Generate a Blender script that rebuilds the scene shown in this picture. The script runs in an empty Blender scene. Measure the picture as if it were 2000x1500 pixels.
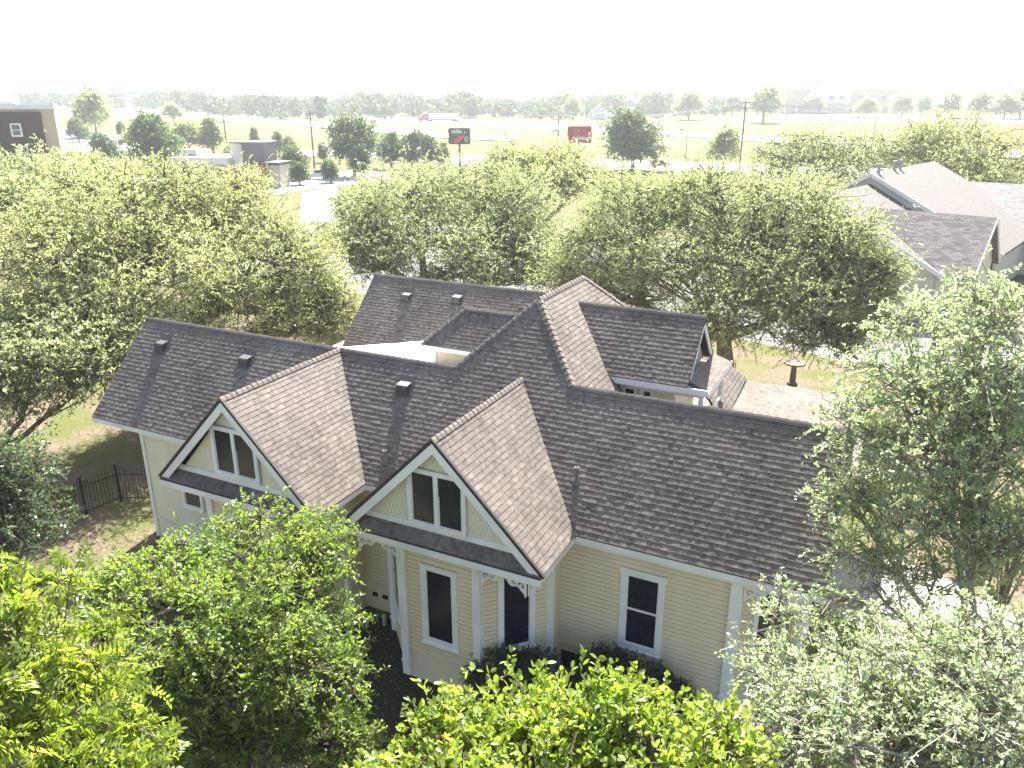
import bpy, math, random
import numpy as np
from mathutils import Vector, Matrix
R = math.radians
scene = bpy.context.scene
col = scene.collection

# ------------------------------------------------------------------ camera
CAM = (9.618, -15.632, 14.206); PITCH = 19.7; YAW = 26.158; FPX = 1524.4
cd = bpy.data.cameras.new('camera'); cam = bpy.data.objects.new('camera', cd); col.objects.link(cam)
cam.location = CAM; cam.rotation_euler = (R(90 - PITCH), 0, R(YAW))
cd.sensor_width = 36; cd.lens = FPX / 2000 * 36; cd.clip_start = 0.1; cd.clip_end = 6000
scene.camera = cam
scene.render.resolution_x, scene.render.resolution_y = 1024, 768

# ------------------------------------------------------------------ light
SUN_EL, SUN_AZ = 46.2, -18.5            # degrees; azimuth clockwise from +Y
w = bpy.data.worlds.new('World'); scene.world = w; w.use_nodes = True
nt = w.node_tree; bg = nt.nodes['Background']
sky = nt.nodes.new('ShaderNodeTexSky'); sky.sky_type = 'NISHITA'; sky.sun_disc = False
sky.sun_elevation = R(SUN_EL); sky.sun_rotation = R(SUN_AZ)
sky.air_density = 1.0; sky.dust_density = 3.0; sky.ozone_density = 0.6
nt.links.new(sky.outputs[0], bg.inputs[0]); bg.inputs[1].default_value = 0.072
sl = bpy.data.lights.new('sun', 'SUN'); sl.energy = 5.0; sl.angle = R(0.53); sl.color = (1, 0.972, 0.915)
so = bpy.data.objects.new('sun', sl); col.objects.link(so)
to_sun = Vector((math.sin(R(SUN_AZ)) * math.cos(R(SUN_EL)), math.cos(R(SUN_AZ)) * math.cos(R(SUN_EL)), math.sin(R(SUN_EL))))
so.rotation_euler = (-to_sun).to_track_quat('-Z', 'Y').to_euler(); so.location = (0, 0, 60)
vs = scene.view_settings; vs.view_transform = 'Standard'; vs.look = 'None'; vs.gamma = 1; vs.exposure = 2.25
HAZE = 0.00031
scene.cycles.volume_bounces = 0; scene.cycles.max_bounces = 6; scene.cycles.transparent_max_bounces = 8

# ------------------------------------------------------------------ picture <-> place helpers
_y, _p = R(YAW), R(PITCH)
FW = np.array([-math.sin(_y) * math.cos(_p), math.cos(_y) * math.cos(_p), -math.sin(_p)])
RT = np.array([math.cos(_y), math.sin(_y), 0.0]); UP = np.cross(RT, FW); CC = np.array(CAM)
def ray(x, y): return FW + RT * (x - 1000) / FPX + UP * (750 - y) / FPX
def at(x, y, dist=None, z=None):
    r = ray(x, y)
    s = dist / math.hypot(r[0], r[1]) if dist is not None else (z - CC[2]) / r[2]
    return CC + s * r
_HR = np.array([0, 200, 260, 330, 430, 600, 900, 1300, 4000.0])
_HZ = np.array([0, 0, 0.6, 2.4, 5.0, 8.5, 13.5, 15.0, 16.0])
def hterr(x, y): return float(np.interp(math.hypot(x - CC[0], y - CC[1]), _HR, _HZ))
def G(x, y):                                   # where a line of sight meets the terrain
    r = ray(x, y); hr = math.hypot(r[0], r[1]); s = 5.0
    for _ in range(4000):
        p = CC + r / hr * s
        if p[2] <= np.interp(s, _HR, _HZ): break
        s += 0.6 + s * 0.002
    return p

# ------------------------------------------------------------------ materials
def newmat(name):
    m = bpy.data.materials.new(name); m.use_nodes = True
    return m, m.node_tree, m.node_tree.nodes['Principled BSDF']
def mat(name, c, rough=0.8, var=0.15, scale=3.0, bump=0.0, bscale=30.0, spec=0.3, metal=0.0, c2=None, coord='Object', detail=6):
    m, t, b = newmat(name)
    tc = t.nodes.new('ShaderNodeTexCoord'); n = t.nodes.new('ShaderNodeTexNoise')
    n.inputs['Scale'].default_value = scale; n.inputs['Detail'].default_value = detail
    t.links.new(tc.outputs[coord], n.inputs['Vector'])
    rp = t.nodes.new('ShaderNodeValToRGB')
    a = c2 if c2 else tuple(v * (1 - var) for v in c); bb = c if c2 else tuple(min(1, v * (1 + var)) for v in c)
    rp.color_ramp.elements[0].position = 0.32; rp.color_ramp.elements[1].position = 0.68
    rp.color_ramp.elements[0].color = (*a, 1); rp.color_ramp.elements[1].color = (*bb, 1)
    t.links.new(n.outputs['Fac'], rp.inputs['Fac']); t.links.new(rp.outputs['Color'], b.inputs['Base Color'])
    b.inputs['Roughness'].default_value = rough; b.inputs['Metallic'].default_value = metal
    b.inputs['Specular IOR Level'].default_value = spec
    if bump:
        n2 = t.nodes.new('ShaderNodeTexNoise'); n2.inputs['Scale'].default_value = bscale; n2.inputs['Detail'].default_value = 4
        t.links.new(tc.outputs[coord], n2.inputs['Vector'])
        bp = t.nodes.new('ShaderNodeBump'); bp.inputs['Strength'].default_value = bump; bp.inputs['Distance'].default_value = 0.02
        t.links.new(n2.outputs['Fac'], bp.inputs['Height']); t.links.new(bp.outputs['Normal'], b.inputs['Normal'])
    return m
def tintmat(name, ca, cb, rough=0.85, spec=0.2, noise=0.25, nscale=9.0, bump=0.3, obj=False):
    """colour runs from ca to cb by a per-piece value, with fine grain over it"""
    m, t, b = newmat(name)
    at_ = t.nodes.new('ShaderNodeAttribute'); at_.attribute_name = 'tint'
    src = at_.outputs['Fac']
    mx = t.nodes.new('ShaderNodeMix'); mx.data_type = 'RGBA'
    mx.inputs[6].default_value = (*ca, 1); mx.inputs[7].default_value = (*cb, 1)
    t.links.new(src, mx.inputs[0])
    tc = t.nodes.new('ShaderNodeTexCoord'); n = t.nodes.new('ShaderNodeTexNoise'); n.inputs['Scale'].default_value = nscale
    n.inputs['Detail'].default_value = 8; t.links.new(tc.outputs['Object'], n.inputs['Vector'])
    mr = t.nodes.new('ShaderNodeMapRange'); mr.inputs[1].default_value = 0.3; mr.inputs[2].default_value = 0.7
    mr.inputs[3].default_value = 1 - noise; mr.inputs[4].default_value = 1 + noise
    t.links.new(n.outputs['Fac'], mr.inputs[0])
    nw = t.nodes.new('ShaderNodeTexNoise'); nw.inputs['Scale'].default_value = 0.55; nw.inputs['Detail'].default_value = 5; t.links.new(tc.outputs['Object'], nw.inputs['Vector'])
    mw = t.nodes.new('ShaderNodeMapRange'); mw.inputs[1].default_value = 0.3; mw.inputs[2].default_value = 0.7; mw.inputs[3].default_value = 0.80; mw.inputs[4].default_value = 1.2
    t.links.new(nw.outputs['Fac'], mw.inputs[0]); mm_ = t.nodes.new('ShaderNodeMath'); mm_.operation = 'MULTIPLY'; t.links.new(mr.outputs[0], mm_.inputs[0]); t.links.new(mw.outputs[0], mm_.inputs[1])
    hs = t.nodes.new('ShaderNodeHueSaturation'); t.links.new(mm_.outputs[0], hs.inputs['Value']); t.links.new(mx.outputs[2], hs.inputs['Color'])
    t.links.new(hs.outputs[0], b.inputs['Base Color']); b.inputs['Roughness'].default_value = rough
    b.inputs['Specular IOR Level'].default_value = spec
    if bump:
        n2 = t.nodes.new('ShaderNodeTexNoise'); n2.inputs['Scale'].default_value = 160; t.links.new(tc.outputs['Object'], n2.inputs['Vector'])
        bp = t.nodes.new('ShaderNodeBump'); bp.inputs['Strength'].default_value = bump; bp.inputs['Distance'].default_value = 0.004
        t.links.new(n2.outputs['Fac'], bp.inputs['Height']); t.links.new(bp.outputs['Normal'], b.inputs['Normal'])
    return m
def leafmat(name, ca, cb, trans=0.42, tcol=None, gloss=0.06):
    m = bpy.data.materials.new(name); m.use_nodes = True; t = m.node_tree
    t.nodes.remove(t.nodes['Principled BSDF']); out = t.nodes['Material Output']
    a = t.nodes.new('ShaderNodeAttribute'); a.attribute_name = 'tint'
    mx = t.nodes.new('ShaderNodeMix'); mx.data_type = 'RGBA'
    mx.inputs[6].default_value = (*ca, 1); mx.inputs[7].default_value = (*cb, 1); t.links.new(a.outputs['Fac'], mx.inputs[0])
    d = t.nodes.new('ShaderNodeBsdfDiffuse'); t.links.new(mx.outputs[2], d.inputs['Color'])
    tr = t.nodes.new('ShaderNodeBsdfTranslucent')
    mt = t.nodes.new('ShaderNodeMix'); mt.data_type = 'RGBA'; mt.blend_type = 'MULTIPLY'; mt.inputs[0].default_value = 1
    mt.inputs[7].default_value = (*(tcol or (1.5, 1.35, 0.45)), 1); t.links.new(mx.outputs[2], mt.inputs[6]); t.links.new(mt.outputs[2], tr.inputs['Color'])
    s1 = t.nodes.new('ShaderNodeMixShader'); s1.inputs[0].default_value = trans
    t.links.new(d.outputs[0], s1.inputs[1]); t.links.new(tr.outputs[0], s1.inputs[2])
    g = t.nodes.new('ShaderNodeBsdfGlossy'); g.inputs['Roughness'].default_value = 0.42; g.inputs['Color'].default_value = (0.9, 0.95, 1, 1)
    s2 = t.nodes.new('ShaderNodeMixShader'); s2.inputs[0].default_value = gloss
    t.links.new(s1.outputs[0], s2.inputs[1]); t.links.new(g.outputs[0], s2.inputs[2]); t.links.new(s2.outputs[0], out.inputs['Surface'])
    return m
def roofmat(name, ca, cb, cj, sx, sy):
    """asphalt shingle courses too far off to tell the pieces apart"""
    m, t, b = newmat(name)
    uv = t.nodes.new('ShaderNodeUVMap'); br = t.nodes.new('ShaderNodeTexBrick')
    br.inputs['Color1'].default_value = (*ca, 1); br.inputs['Color2'].default_value = (*cb, 1); br.inputs['Mortar'].default_value = (*cj, 1)
    br.inputs['Scale'].default_value = 1; br.inputs['Brick Width'].default_value = sx; br.inputs['Row Height'].default_value = sy
    br.inputs['Mortar Size'].default_value = 0.015; br.inputs['Mortar Smooth'].default_value = 0.3
    t.links.new(uv.outputs[0], br.inputs['Vector']); t.links.new(br.outputs['Color'], b.inputs['Base Color'])
    b.inputs['Roughness'].default_value = 0.8; b.inputs['Specular IOR Level'].default_value = 0.25
    bp = t.nodes.new('ShaderNodeBump'); bp.inputs['Strength'].default_value = 0.5; bp.inputs['Distance'].default_value = 0.01; bp.invert = True
    t.links.new(br.outputs['Fac'], bp.inputs['Height']); t.links.new(bp.outputs['Normal'], b.inputs['Normal'])
    return m
M = {}
M['shingle'] = tintmat('shingle', (0.125, 0.107, 0.094), (0.205, 0.175, 0.152), rough=0.9, spec=0.12)
M['deck'] = mat('roof_felt', (0.05, 0.043, 0.042), 0.9)
M['cream'] = mat('cream_paint', (0.69, 0.60, 0.415), 0.62, 0.10, 0.9, 0.15, 40, 0.35)
M['cream_pale'] = mat('pale_cream_paint', (0.70, 0.66, 0.50), 0.62, 0.05, 1.6, 0.12, 40, 0.35)
M['white'] = mat('white_paint', (0.74, 0.74, 0.715), 0.5, 0.08, 1.3, 0.08, 40, 0.4)
M['membrane'] = mat('white_roof_coating', (0.78, 0.76, 0.72), 0.7, 0.06, 1.2)
M['glass'] = mat('dark_solar_screen', (0.010, 0.014, 0.024), 0.16, 0.2, 6, 0.0, 30, 0.5)
M['iron'] = mat('black_iron', (0.018, 0.018, 0.018), 0.45, 0.1)
M['ventm'] = mat('brown_vent_metal', (0.07, 0.06, 0.058), 0.5, 0.15, 8)
M['lead'] = mat('lead_pipe', (0.16, 0.14, 0.13), 0.55, 0.2, 20)
M['bark'] = mat('bark', (0.13, 0.108, 0.085), 0.95, 0.45, 5, 0.7, 22, 0.1)
M['bark_grey'] = mat('grey_bark', (0.24, 0.22, 0.195), 0.95, 0.4, 5, 0.7, 22, 0.1)
M['concrete'] = mat('concrete', (0.30, 0.285, 0.26), 0.9, 0.12, 0.5, 0.1, 20, 0.2)
M['asphalt'] = mat('pale_asphalt', (0.17, 0.165, 0.16), 0.9, 0.12, 0.08)
M['road'] = mat('road_concrete', (0.36, 0.35, 0.335), 0.9, 0.1, 0.03)
M['mulch'] = mat('mulch', (0.05, 0.042, 0.034), 1, 0.5, 14, 0.8, 60, 0.05)
M['stone'] = mat('limestone', (0.42, 0.38, 0.32), 0.9, 0.2, 3, 0.5, 14)
M['tan'] = mat('tan_stucco', (0.50, 0.41, 0.31), 0.85, 0.06, 0.3)
M['brown'] = mat('brown_cladding', (0.105, 0.078, 0.072), 0.7, 0.08, 0.4)
M['wall_warm'] = mat('warm_white_siding', (0.60, 0.56, 0.48), 0.8, 0.06, 0.5)
M['grey'] = mat('grey_cladding', (0.17, 0.165, 0.17), 0.7, 0.06, 0.4)
M['red'] = mat('red_panel', (0.42, 0.03, 0.05), 0.5, 0.06, 1)
M['red_car'] = mat('red_car_paint', (0.26, 0.015, 0.022), 0.25, 0.03, 1, spec=0.6)
M['white_car'] = mat('white_car_paint', (0.75, 0.75, 0.74), 0.25, 0.03, 1, spec=0.6)
M['dark_car'] = mat('dark_car_paint', (0.03, 0.035, 0.05), 0.25, 0.03, 1, spec=0.6)
M['silver_car'] = mat('silver_car_paint', (0.36, 0.37, 0.39), 0.28, 0.03, 1, spec=0.6, metal=0.3)
M['tyre'] = mat('tyre_rubber', (0.015, 0.015, 0.015), 0.85)
M['chrome'] = mat('wheel_metal', (0.5, 0.5, 0.5), 0.3, metal=0.8)
M['carglass'] = mat('car_glass', (0.02, 0.025, 0.03), 0.1, spec=0.6)
M['sign_dark'] = mat('charcoal_sign_face', (0.055, 0.05, 0.06), 0.45, 0.05)
M['sign_red'] = mat('red_sign_face', (0.36, 0.025, 0.035), 0.45, 0.05)
M['sign_white'] = mat('sign_white', (0.82, 0.82, 0.82), 0.5, 0.02)
M['sign_green'] = mat('sign_green', (0.22, 0.33, 0.16), 0.5, 0.05)
M['pepper'] = mat('pepper_red', (0.55, 0.05, 0.07), 0.45, 0.05)
M['pole'] = mat('weathered_pole', (0.12, 0.10, 0.085), 0.9, 0.2, 3)
M['steel'] = mat('galvanised_steel', (0.33, 0.34, 0.35), 0.5, 0.08, 2, metal=0.3)
M['wire'] = mat('wire', (0.32, 0.32, 0.33), 0.5)
M['fabric_white'] = mat('white_panel', (0.72, 0.72, 0.70), 0.7, 0.04, 0.5)
M['blue'] = mat('blue_panel', (0.10, 0.22, 0.45), 0.6, 0.05)
M['roof_light'] = roofmat('weathered_tan_shingles', (0.135, 0.120, 0.108), (0.175, 0.156, 0.14), (0.085, 0.075, 0.07), 0.33, 0.145)
M['roof_mid'] = roofmat('neighbour_shingles', (0.12, 0.105, 0.10), (0.27, 0.235, 0.215), (0.07, 0.06, 0.06), 0.42, 0.15)
LM = dict(
    oak=leafmat('oak_leaves', (0.21, 0.25, 0.145), (0.43, 0.46, 0.295), 0.58, (1.12, 1.17, 0.74), 0.02),
    oak_y=leafmat('yellow_oak_leaves', (0.26, 0.285, 0.155), (0.50, 0.505, 0.315), 0.58, (1.1, 1.16, 0.7), 0.02),
    oak_d=leafmat('dark_oak_leaves', (0.060, 0.105, 0.055), (0.160, 0.215, 0.105), 0.42, (1.15, 1.25, 0.6), 0.04),
    lime=leafmat('lime_leaves', (0.140, 0.215, 0.030), (0.375, 0.44, 0.11), 0.57, (1.22, 1.3, 0.48), 0.02),
    green=leafmat('green_leaves', (0.098, 0.168, 0.034), (0.305, 0.385, 0.105), 0.57, (1.26, 1.36, 0.5), 0.03),
    pale=leafmat('pale_grey_green_leaves', (0.27, 0.345, 0.18), (0.51, 0.575, 0.36), 0.57, (1.06, 1.14, 0.8), 0.04),
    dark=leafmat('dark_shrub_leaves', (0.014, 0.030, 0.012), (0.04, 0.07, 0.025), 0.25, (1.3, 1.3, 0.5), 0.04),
    wood=leafmat('far_wood_leaves', (0.030, 0.055, 0.032), (0.10, 0.135, 0.075), 0.3, (1.2, 1.25, 0.6), 0.02),
    litter=leafmat('dry_leaf_litter', (0.07, 0.05, 0.03), (0.26, 0.19, 0.11), 0.1, (1, 1, 1), 0.02),
    bush=leafmat('bright_bush_leaves', (0.08, 0.16, 0.025), (0.19, 0.29, 0.05), 0.5, (1.25, 1.4, 0.5), 0.03))

# ------------------------------------------------------------------ mesh helpers
class MB:
    def __init__(s): s.v = []; s.f = []; s.t = []
    def add(s, vs_, fs, tint=None):
        o = len(s.v); s.v += [tuple(map(float, p)) for p in vs_]; s.f += [tuple(o + i for i in f) for f in fs]
        s.t += [0.5 if tint is None else tint] * len(fs)
    def box(s, a, b, tint=None):
        x0, y0, z0 = a; x1, y1, z1 = b
        s.add([(x0, y0, z0), (x1, y0, z0), (x1, y1, z0), (x0, y1, z0), (x0, y0, z1), (x1, y0, z1), (x1, y1, z1), (x0, y1, z1)],
              [(0, 3, 2, 1), (4, 5, 6, 7), (0, 1, 5, 4), (1, 2, 6, 5), (2, 3, 7, 6), (3, 0, 4, 7)], tint)
    def obox(s, c, ax, ay, az, tint=None):          # oriented box: centre and half-axis vectors
        c, ax, ay, az = map(np.array, (c, ax, ay, az))
        P = [c + i * ax + j * ay + k * az for k in (-1, 1) for j in (-1, 1) for i in (-1, 1)]
        s.add(P, [(0, 2, 3, 1), (4, 5, 7, 6), (0, 1, 5, 4), (1, 3, 7, 5), (3, 2, 6, 7), (2, 0, 4, 6)], tint)
    def beam(s, p0, p1, wd, h, up=(0, 0, 1), drop=0.0, tint=None):   # bar from p0 to p1: wd across, h along 'up'
        p0, p1, up = np.array(p0, float), np.array(p1, float), np.array(up, float)
        d = p1 - p0; L = np.linalg.norm(d); d /= L
        sd = np.cross(d, up); sd /= np.linalg.norm(sd); u2 = np.cross(sd, d)
        s.obox((p0 + p1) / 2 + u2 * drop, d * L / 2, sd * wd / 2, u2 * h / 2, tint)
    def tube(s, pts, rad, n=6, cap=True, tint=None):
        pts = [np.array(p, float) for p in pts]; rings = []; prev = None
        for i, p in enumerate(pts):
            d = pts[min(i + 1, len(pts) - 1)] - pts[max(i - 1, 0)]; d = d / (np.linalg.norm(d) + 1e-9)
            ref = np.array([0, 0, 1.]) if abs(d[2]) < 0.9 else np.array([1., 0, 0])
            if prev is not None: ref = prev
            a = np.cross(d, ref); a /= (np.linalg.norm(a) + 1e-9); b = np.cross(a, d); prev = b
            r = rad[i] if hasattr(rad, '__len__') else rad
            rings.append([p + r * (a * math.cos(k * 2 * math.pi / n) + b * math.sin(k * 2 * math.pi / n)) for k in range(n)])
        vv = [q for rg in rings for q in rg]; ff = []
        for i in range(len(pts) - 1):
            for k in range(n): ff.append((i * n + k, i * n + (k + 1) % n, (i + 1) * n + (k + 1) % n, (i + 1) * n + k))
        if cap: ff += [tuple(range(n - 1, -1, -1)), tuple((len(pts) - 1) * n + k for k in range(n))]
        s.add(vv, ff, tint)
    def lathe(s, prof, c=(0, 0, 0), n=16):
        vv = []; ff = []
        for r, z in prof: vv += [(c[0] + r * math.cos(2 * math.pi * k / n), c[1] + r * math.sin(2 * math.pi * k / n), c[2] + z) for k in range(n)]
        for i in range(len(prof) - 1):
            for k in range(n): ff.append((i * n + k, i * n + (k + 1) % n, (i + 1) * n + (k + 1) % n, (i + 1) * n + k))
        ff += [tuple(range(n - 1, -1, -1)), tuple((len(prof) - 1) * n + k for k in range(n))]
        s.add(vv, ff)
    def slab(s, poly, th):                           # 3-D polygon with thickness straight down
        n = len(poly); P = [np.array(p, float) for p in poly]; Q = [p - np.array([0, 0, th]) for p in P]
        s.add(P + Q, [tuple(range(n)), tuple(range(2 * n - 1, n - 1, -1))] + [(i, i + n, (i + 1) % n + n, (i + 1) % n) for i in range(n)])
    def extr(s, poly, vec):                          # polygon extruded along a vector
        n = len(poly); P = [np.array(p, float) for p in poly]; Q = [p + np.array(vec) for p in P]
        s.add(P + Q, [tuple(range(n)), tuple(range(2 * n - 1, n - 1, -1))] + [(i, i + n, (i + 1) % n + n, (i + 1) % n) for i in range(n)])
    def build(s, name, m, parent=None, smooth=False):
        me = bpy.data.meshes.new(name); me.from_pydata(s.v, [], s.f); me.update()
        a = me.attributes.new('tint', 'FLOAT', 'FACE'); a.data.foreach_set('value', np.array(s.t, np.float32))
        if smooth: me.polygons.foreach_set('use_smooth', [True] * len(me.polygons))
        return link(name, me, m, parent)
def link(name, me, m, parent=None):
    if m is not None and not me.materials: me.materials.append(m)
    o = bpy.data.objects.new(name, me); col.objects.link(o)
    if parent: o.parent = parent
    return o
def empty(name, loc=(0, 0, 0), rz=0):
    o = bpy.data.objects.new(name, None); col.objects.link(o); o.location = loc; o.rotation_euler = (0, 0, rz); o.empty_display_size = 0.3
    return o
def tag(o, label=None, cat=None, group=None, kind=None):
    if label: o['label'] = label
    if cat: o['category'] = cat
    if group: o['group'] = group
    if kind: o['kind'] = kind
    return o
def clone(o, parent=None):
    c = o.copy(); col.objects.link(c); c.parent = parent
    for ch in o.children: clone(ch, c)
    return c

# ================================================================== ground, roads
def mixground():
    m, t, b = newmat('grass_and_earth')
    tc = t.nodes.new('ShaderNodeTexCoord')
    def noise(sc, det=5):
        n = t.nodes.new('ShaderNodeTexNoise'); n.inputs['Scale'].default_value = sc; n.inputs['Detail'].default_value = det
        t.links.new(tc.outputs['Object'], n.inputs['Vector']); return n.outputs['Fac']
    def ramp(f, a, c, lo, hi):
        r = t.nodes.new('ShaderNodeValToRGB'); e = r.color_ramp.elements; e[0].position = lo; e[1].position = hi
        e[0].color = (*a, 1); e[1].color = (*c, 1); t.links.new(f, r.inputs['Fac']); return r.outputs['Color']
    g = ramp(noise(9), (0.060, 0.082, 0.026), (0.155, 0.150, 0.062), 0.3, 0.7)
    d = ramp(noise(6), (0.09, 0.066, 0.046), (0.235, 0.185, 0.135), 0.3, 0.7)
    f = ramp(noise(0.35, 8), (0, 0, 0), (1, 1, 1), 0.42, 0.58)
    mx = t.nodes.new('ShaderNodeMix'); mx.data_type = 'RGBA'; t.links.new(f, mx.inputs[0]); t.links.new(d, mx.inputs[6]); t.links.new(g, mx.inputs[7])
    far = ramp(noise(0.02, 8), (0.085, 0.095, 0.036), (0.165, 0.147, 0.062), 0.35, 0.65)
    geo = t.nodes.new('ShaderNodeNewGeometry'); vm = t.nodes.new('ShaderNodeVectorMath'); vm.operation = 'LENGTH'
    t.links.new(geo.outputs['Position'], vm.inputs[0])
    mr = t.nodes.new('ShaderNodeMapRange'); mr.inputs[1].default_value = 60; mr.inputs[2].default_value = 130
    t.links.new(vm.outputs['Value'], mr.inputs[0])
    m2 = t.nodes.new('ShaderNodeMix'); m2.data_type = 'RGBA'; t.links.new(mr.outputs[0], m2.inputs[0]); t.links.new(mx.outputs[2], m2.inputs[6]); t.links.new(far, m2.inputs[7])
    t.links.new(m2.outputs[2], b.inputs['Base Color']); b.inputs['Roughness'].default_value = 1; b.inputs['Specular IOR Level'].default_value = 0.05
    bp = t.nodes.new('ShaderNodeBump'); bp.inputs['Strength'].default_value = 0.8; bp.inputs['Distance'].default_value = 0.05
    t.links.new(noise(30), bp.inputs['Height']); t.links.new(bp.outputs['Normal'], b.inputs['Normal'])
    return m
def build_ground():
    rr = [0.0] + list(np.concatenate([np.arange(4, 200, 7), np.arange(200, 460, 6), np.geomspace(460, 2400, 50)]))
    ns = 144; mb = MB(); V = [(CAM[0], CAM[1], 0)]
    for r in rr[1:]:
        z = np.interp(r, _HR, _HZ)
        for k in range(ns):
            a = 2 * math.pi * k / ns; V.append((CAM[0] + r * math.cos(a), CAM[1] + r * math.sin(a), z))
    F = [(0, 1 + k, 1 + (k + 1) % ns) for k in range(ns)]
    for i in range(len(rr) - 2):
        b0, b1 = 1 + i * ns, 1 + (i + 1) * ns
        for k in range(ns): F.append((b0 + k, b1 + k, b1 + (k + 1) % ns, b0 + (k + 1) % ns))
    mb.add(V, F); o = mb.build('ground', mixground()); tag(o, 'grass and bare earth around the house reaching to the far highway', 'ground', kind='structure')
build_ground()
def strip(name, top, bot, m, lift, label, cat='road', nseg=24):
    """a paved strip lying on the terrain between two edges"""
    def res(pl):
        pl = np.array(pl, float); s = np.r_[0, np.cumsum(np.hypot(*np.diff(pl, axis=0).T))]
        q = np.linspace(0, s[-1], nseg + 1); return [G(np.interp(k, s, pl[:, 0]), np.interp(k, s, pl[:, 1])) for k in q]
    A, B = res(top), res(bot); mb = MB(); V = []; F = []; NW = 6
    for a, b in zip(A, B):
        for j in range(NW + 1):
            p = a + (b - a) * j / NW; V.append((p[0], p[1], hterr(p[0], p[1]) + lift))
    for i in range(nseg):
        for j in range(NW):
            k = i * (NW + 1) + j; F.append((k, k + 1, k + NW + 2, k + NW + 1))
    mb.add(V, F); o = mb.build(name, m); tag(o, label, cat, kind='structure'); return o
def patch(name, pts, m, z, label, cat):
    mb = MB(); mb.add([(x, y, z) for x, y in pts], [tuple(range(len(pts)))]); o = mb.build(name, m); tag(o, label, cat, kind='structure'); return o
strip('highway', [(300, 207), (600, 219), (820, 234), (1090, 247), (1300, 256), (1500, 268), (2000, 296)],
      [(300, 212), (600, 225), (820, 243), (1090, 256), (1300, 266), (1500, 279), (2000, 312)], M['road'], 0.30, 'pale concrete highway carrying the semi truck')
strip('ramp_road', [(120, 219), (367, 222), (560, 233), (700, 247), (900, 262), (1010, 270)],
      [(120, 227), (367, 231), (560, 244), (700, 259), (900, 273), (1010, 277)], M['road'], 0.34, 'pale ramp road sloping below the highway')
strip('frontage_road', [(560, 293), (700, 296), (880, 302), (1200, 313), (1480, 321), (1800, 330)], [(560, 303), (700, 307), (880, 322), (1200, 330), (1480, 340), (1800, 350)], M['road'], 0.10, 'pale frontage road at the foot of the grass bank')
strip('far_parking', [(1540, 224), (1800, 226), (2000, 229)], [(1540, 234), (1800, 238), (2000, 242)], M['road'], 0.25, 'far parking lot in front of the white store', 'parking lot')
strip('hotel_parking', [(100, 258), (200, 262), (290, 270)], [(60, 300), (200, 296), (300, 290)], M['road'], 0.12, 'parking lot beside the brown hotel tower', 'parking lot')
patch('courtyard_paving', [(-48, 29), (-12, 38), (16, 30), (22, 38), (-2, 68), (-30, 72), (-62, 60)], M['asphalt'], 0.012, 'paved parking court under the oaks behind the house', 'parking lot')
strip('lot_paving', [(530, 352), (600, 345), (700, 330), (760, 340)], [(520, 385), (600, 372), (700, 360), (760, 352)], M['road'], 0.06, 'sunlit restaurant parking lot with the white pickup', 'parking lot')
strip('lane_paving', [(590, 378), (660, 366)], [(585, 440), (660, 420)], M['road'], 0.07, 'bright narrow lane between the oaks', 'path')
WALK = [(8.9, 8.8), (9.3, 6.6), (10.2, 5.4), (12.2, 4.6), (14.2, 5.2), (14.6, 8.0), (12.5, 9.6), (10.5, 10.2)]
walk = patch('garden_walk', WALK, M['mulch'], 0.010, 'concrete walk past the right end of the house', 'path')
patch('shrub_bed', [(-7, -7.5), (-2.2, 0.1), (-0.5, -1.0), (4.2, -0.2), (8, -0.3), (9.4, 0.8), (10, -2), (7, -7), (0, -9)], M['mulch'], 0.008, 'dark mulch bed in front of the bay windows', 'bed')

# ================================================================== the house
UL, UR_, VR, ZR, ZE = -13.813, 9.432, 2.776, 7.10, 4.325
UGL, VGL, UGR, VGR, W2 = -5.364, -2.136, 0.876, -1.958, 2.775
UH, ZH, VH2 = 0.566, 8.915, 8.075; K = ZH - ZR; VH = VR + K
house = empty('victorian_house', (-2, 1.5, 0))
tag(house, 'cream clapboard Victorian house with steep brown shingle roofs and two front gables', 'house')
HO = np.array([-2, 1.5, 0])
class HB(MB):                                        # house parts are laid out in world metres, stored relative to the house
    def build(s, name, m, parent=None, smooth=False):
        par = parent or house
        s.v = [tuple(np.array(p) - HO) for p in s.v]
        return MB.build(s, name, m, par, smooth)
roof = empty('roof'); roof.parent = house
rng = np.random.default_rng(7)
def clip(poly, reg):
    out = poly
    for i in range(len(reg)):
        a, b = reg[i], reg[(i + 1) % len(reg)]; inp = out; out = []
        if not inp: return []
        e = (b[0] - a[0], b[1] - a[1]); side = lambda p: e[0] * (p[1] - a[1]) - e[1] * (p[0] - a[0])
        for j in range(len(inp)):
            p, q = inp[j], inp[(j + 1) % len(inp)]; sp, sq = side(p), side(q)
            if sp >= 0: out.append(p)
            if (sp >= 0) != (sq >= 0):
                k = sp / (sp - sq); out.append((p[0] + k * (q[0] - p[0]), p[1] + k * (q[1] - p[1])))
    return out
for i in range(4):
    for j in range(4):
        x, y = 8.8 + i * 1.5, 4.4 + j * 1.5; q = clip([(x, y), (x + 1.48, y), (x + 1.48, y + 1.48), (x, y + 1.48)], WALK)
        if len(q) > 2: mb = MB(); mb.slab([(a, c, 0.05 + 0.004 * ((i * 7 + j * 3) % 4)) for a, c in q], 0.035); mb.build('slab', M['concrete'], walk)
SH = []                                              # every shingle: (distance, verts, faces, tint)
deck = HB()
EX = 0.148
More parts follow.
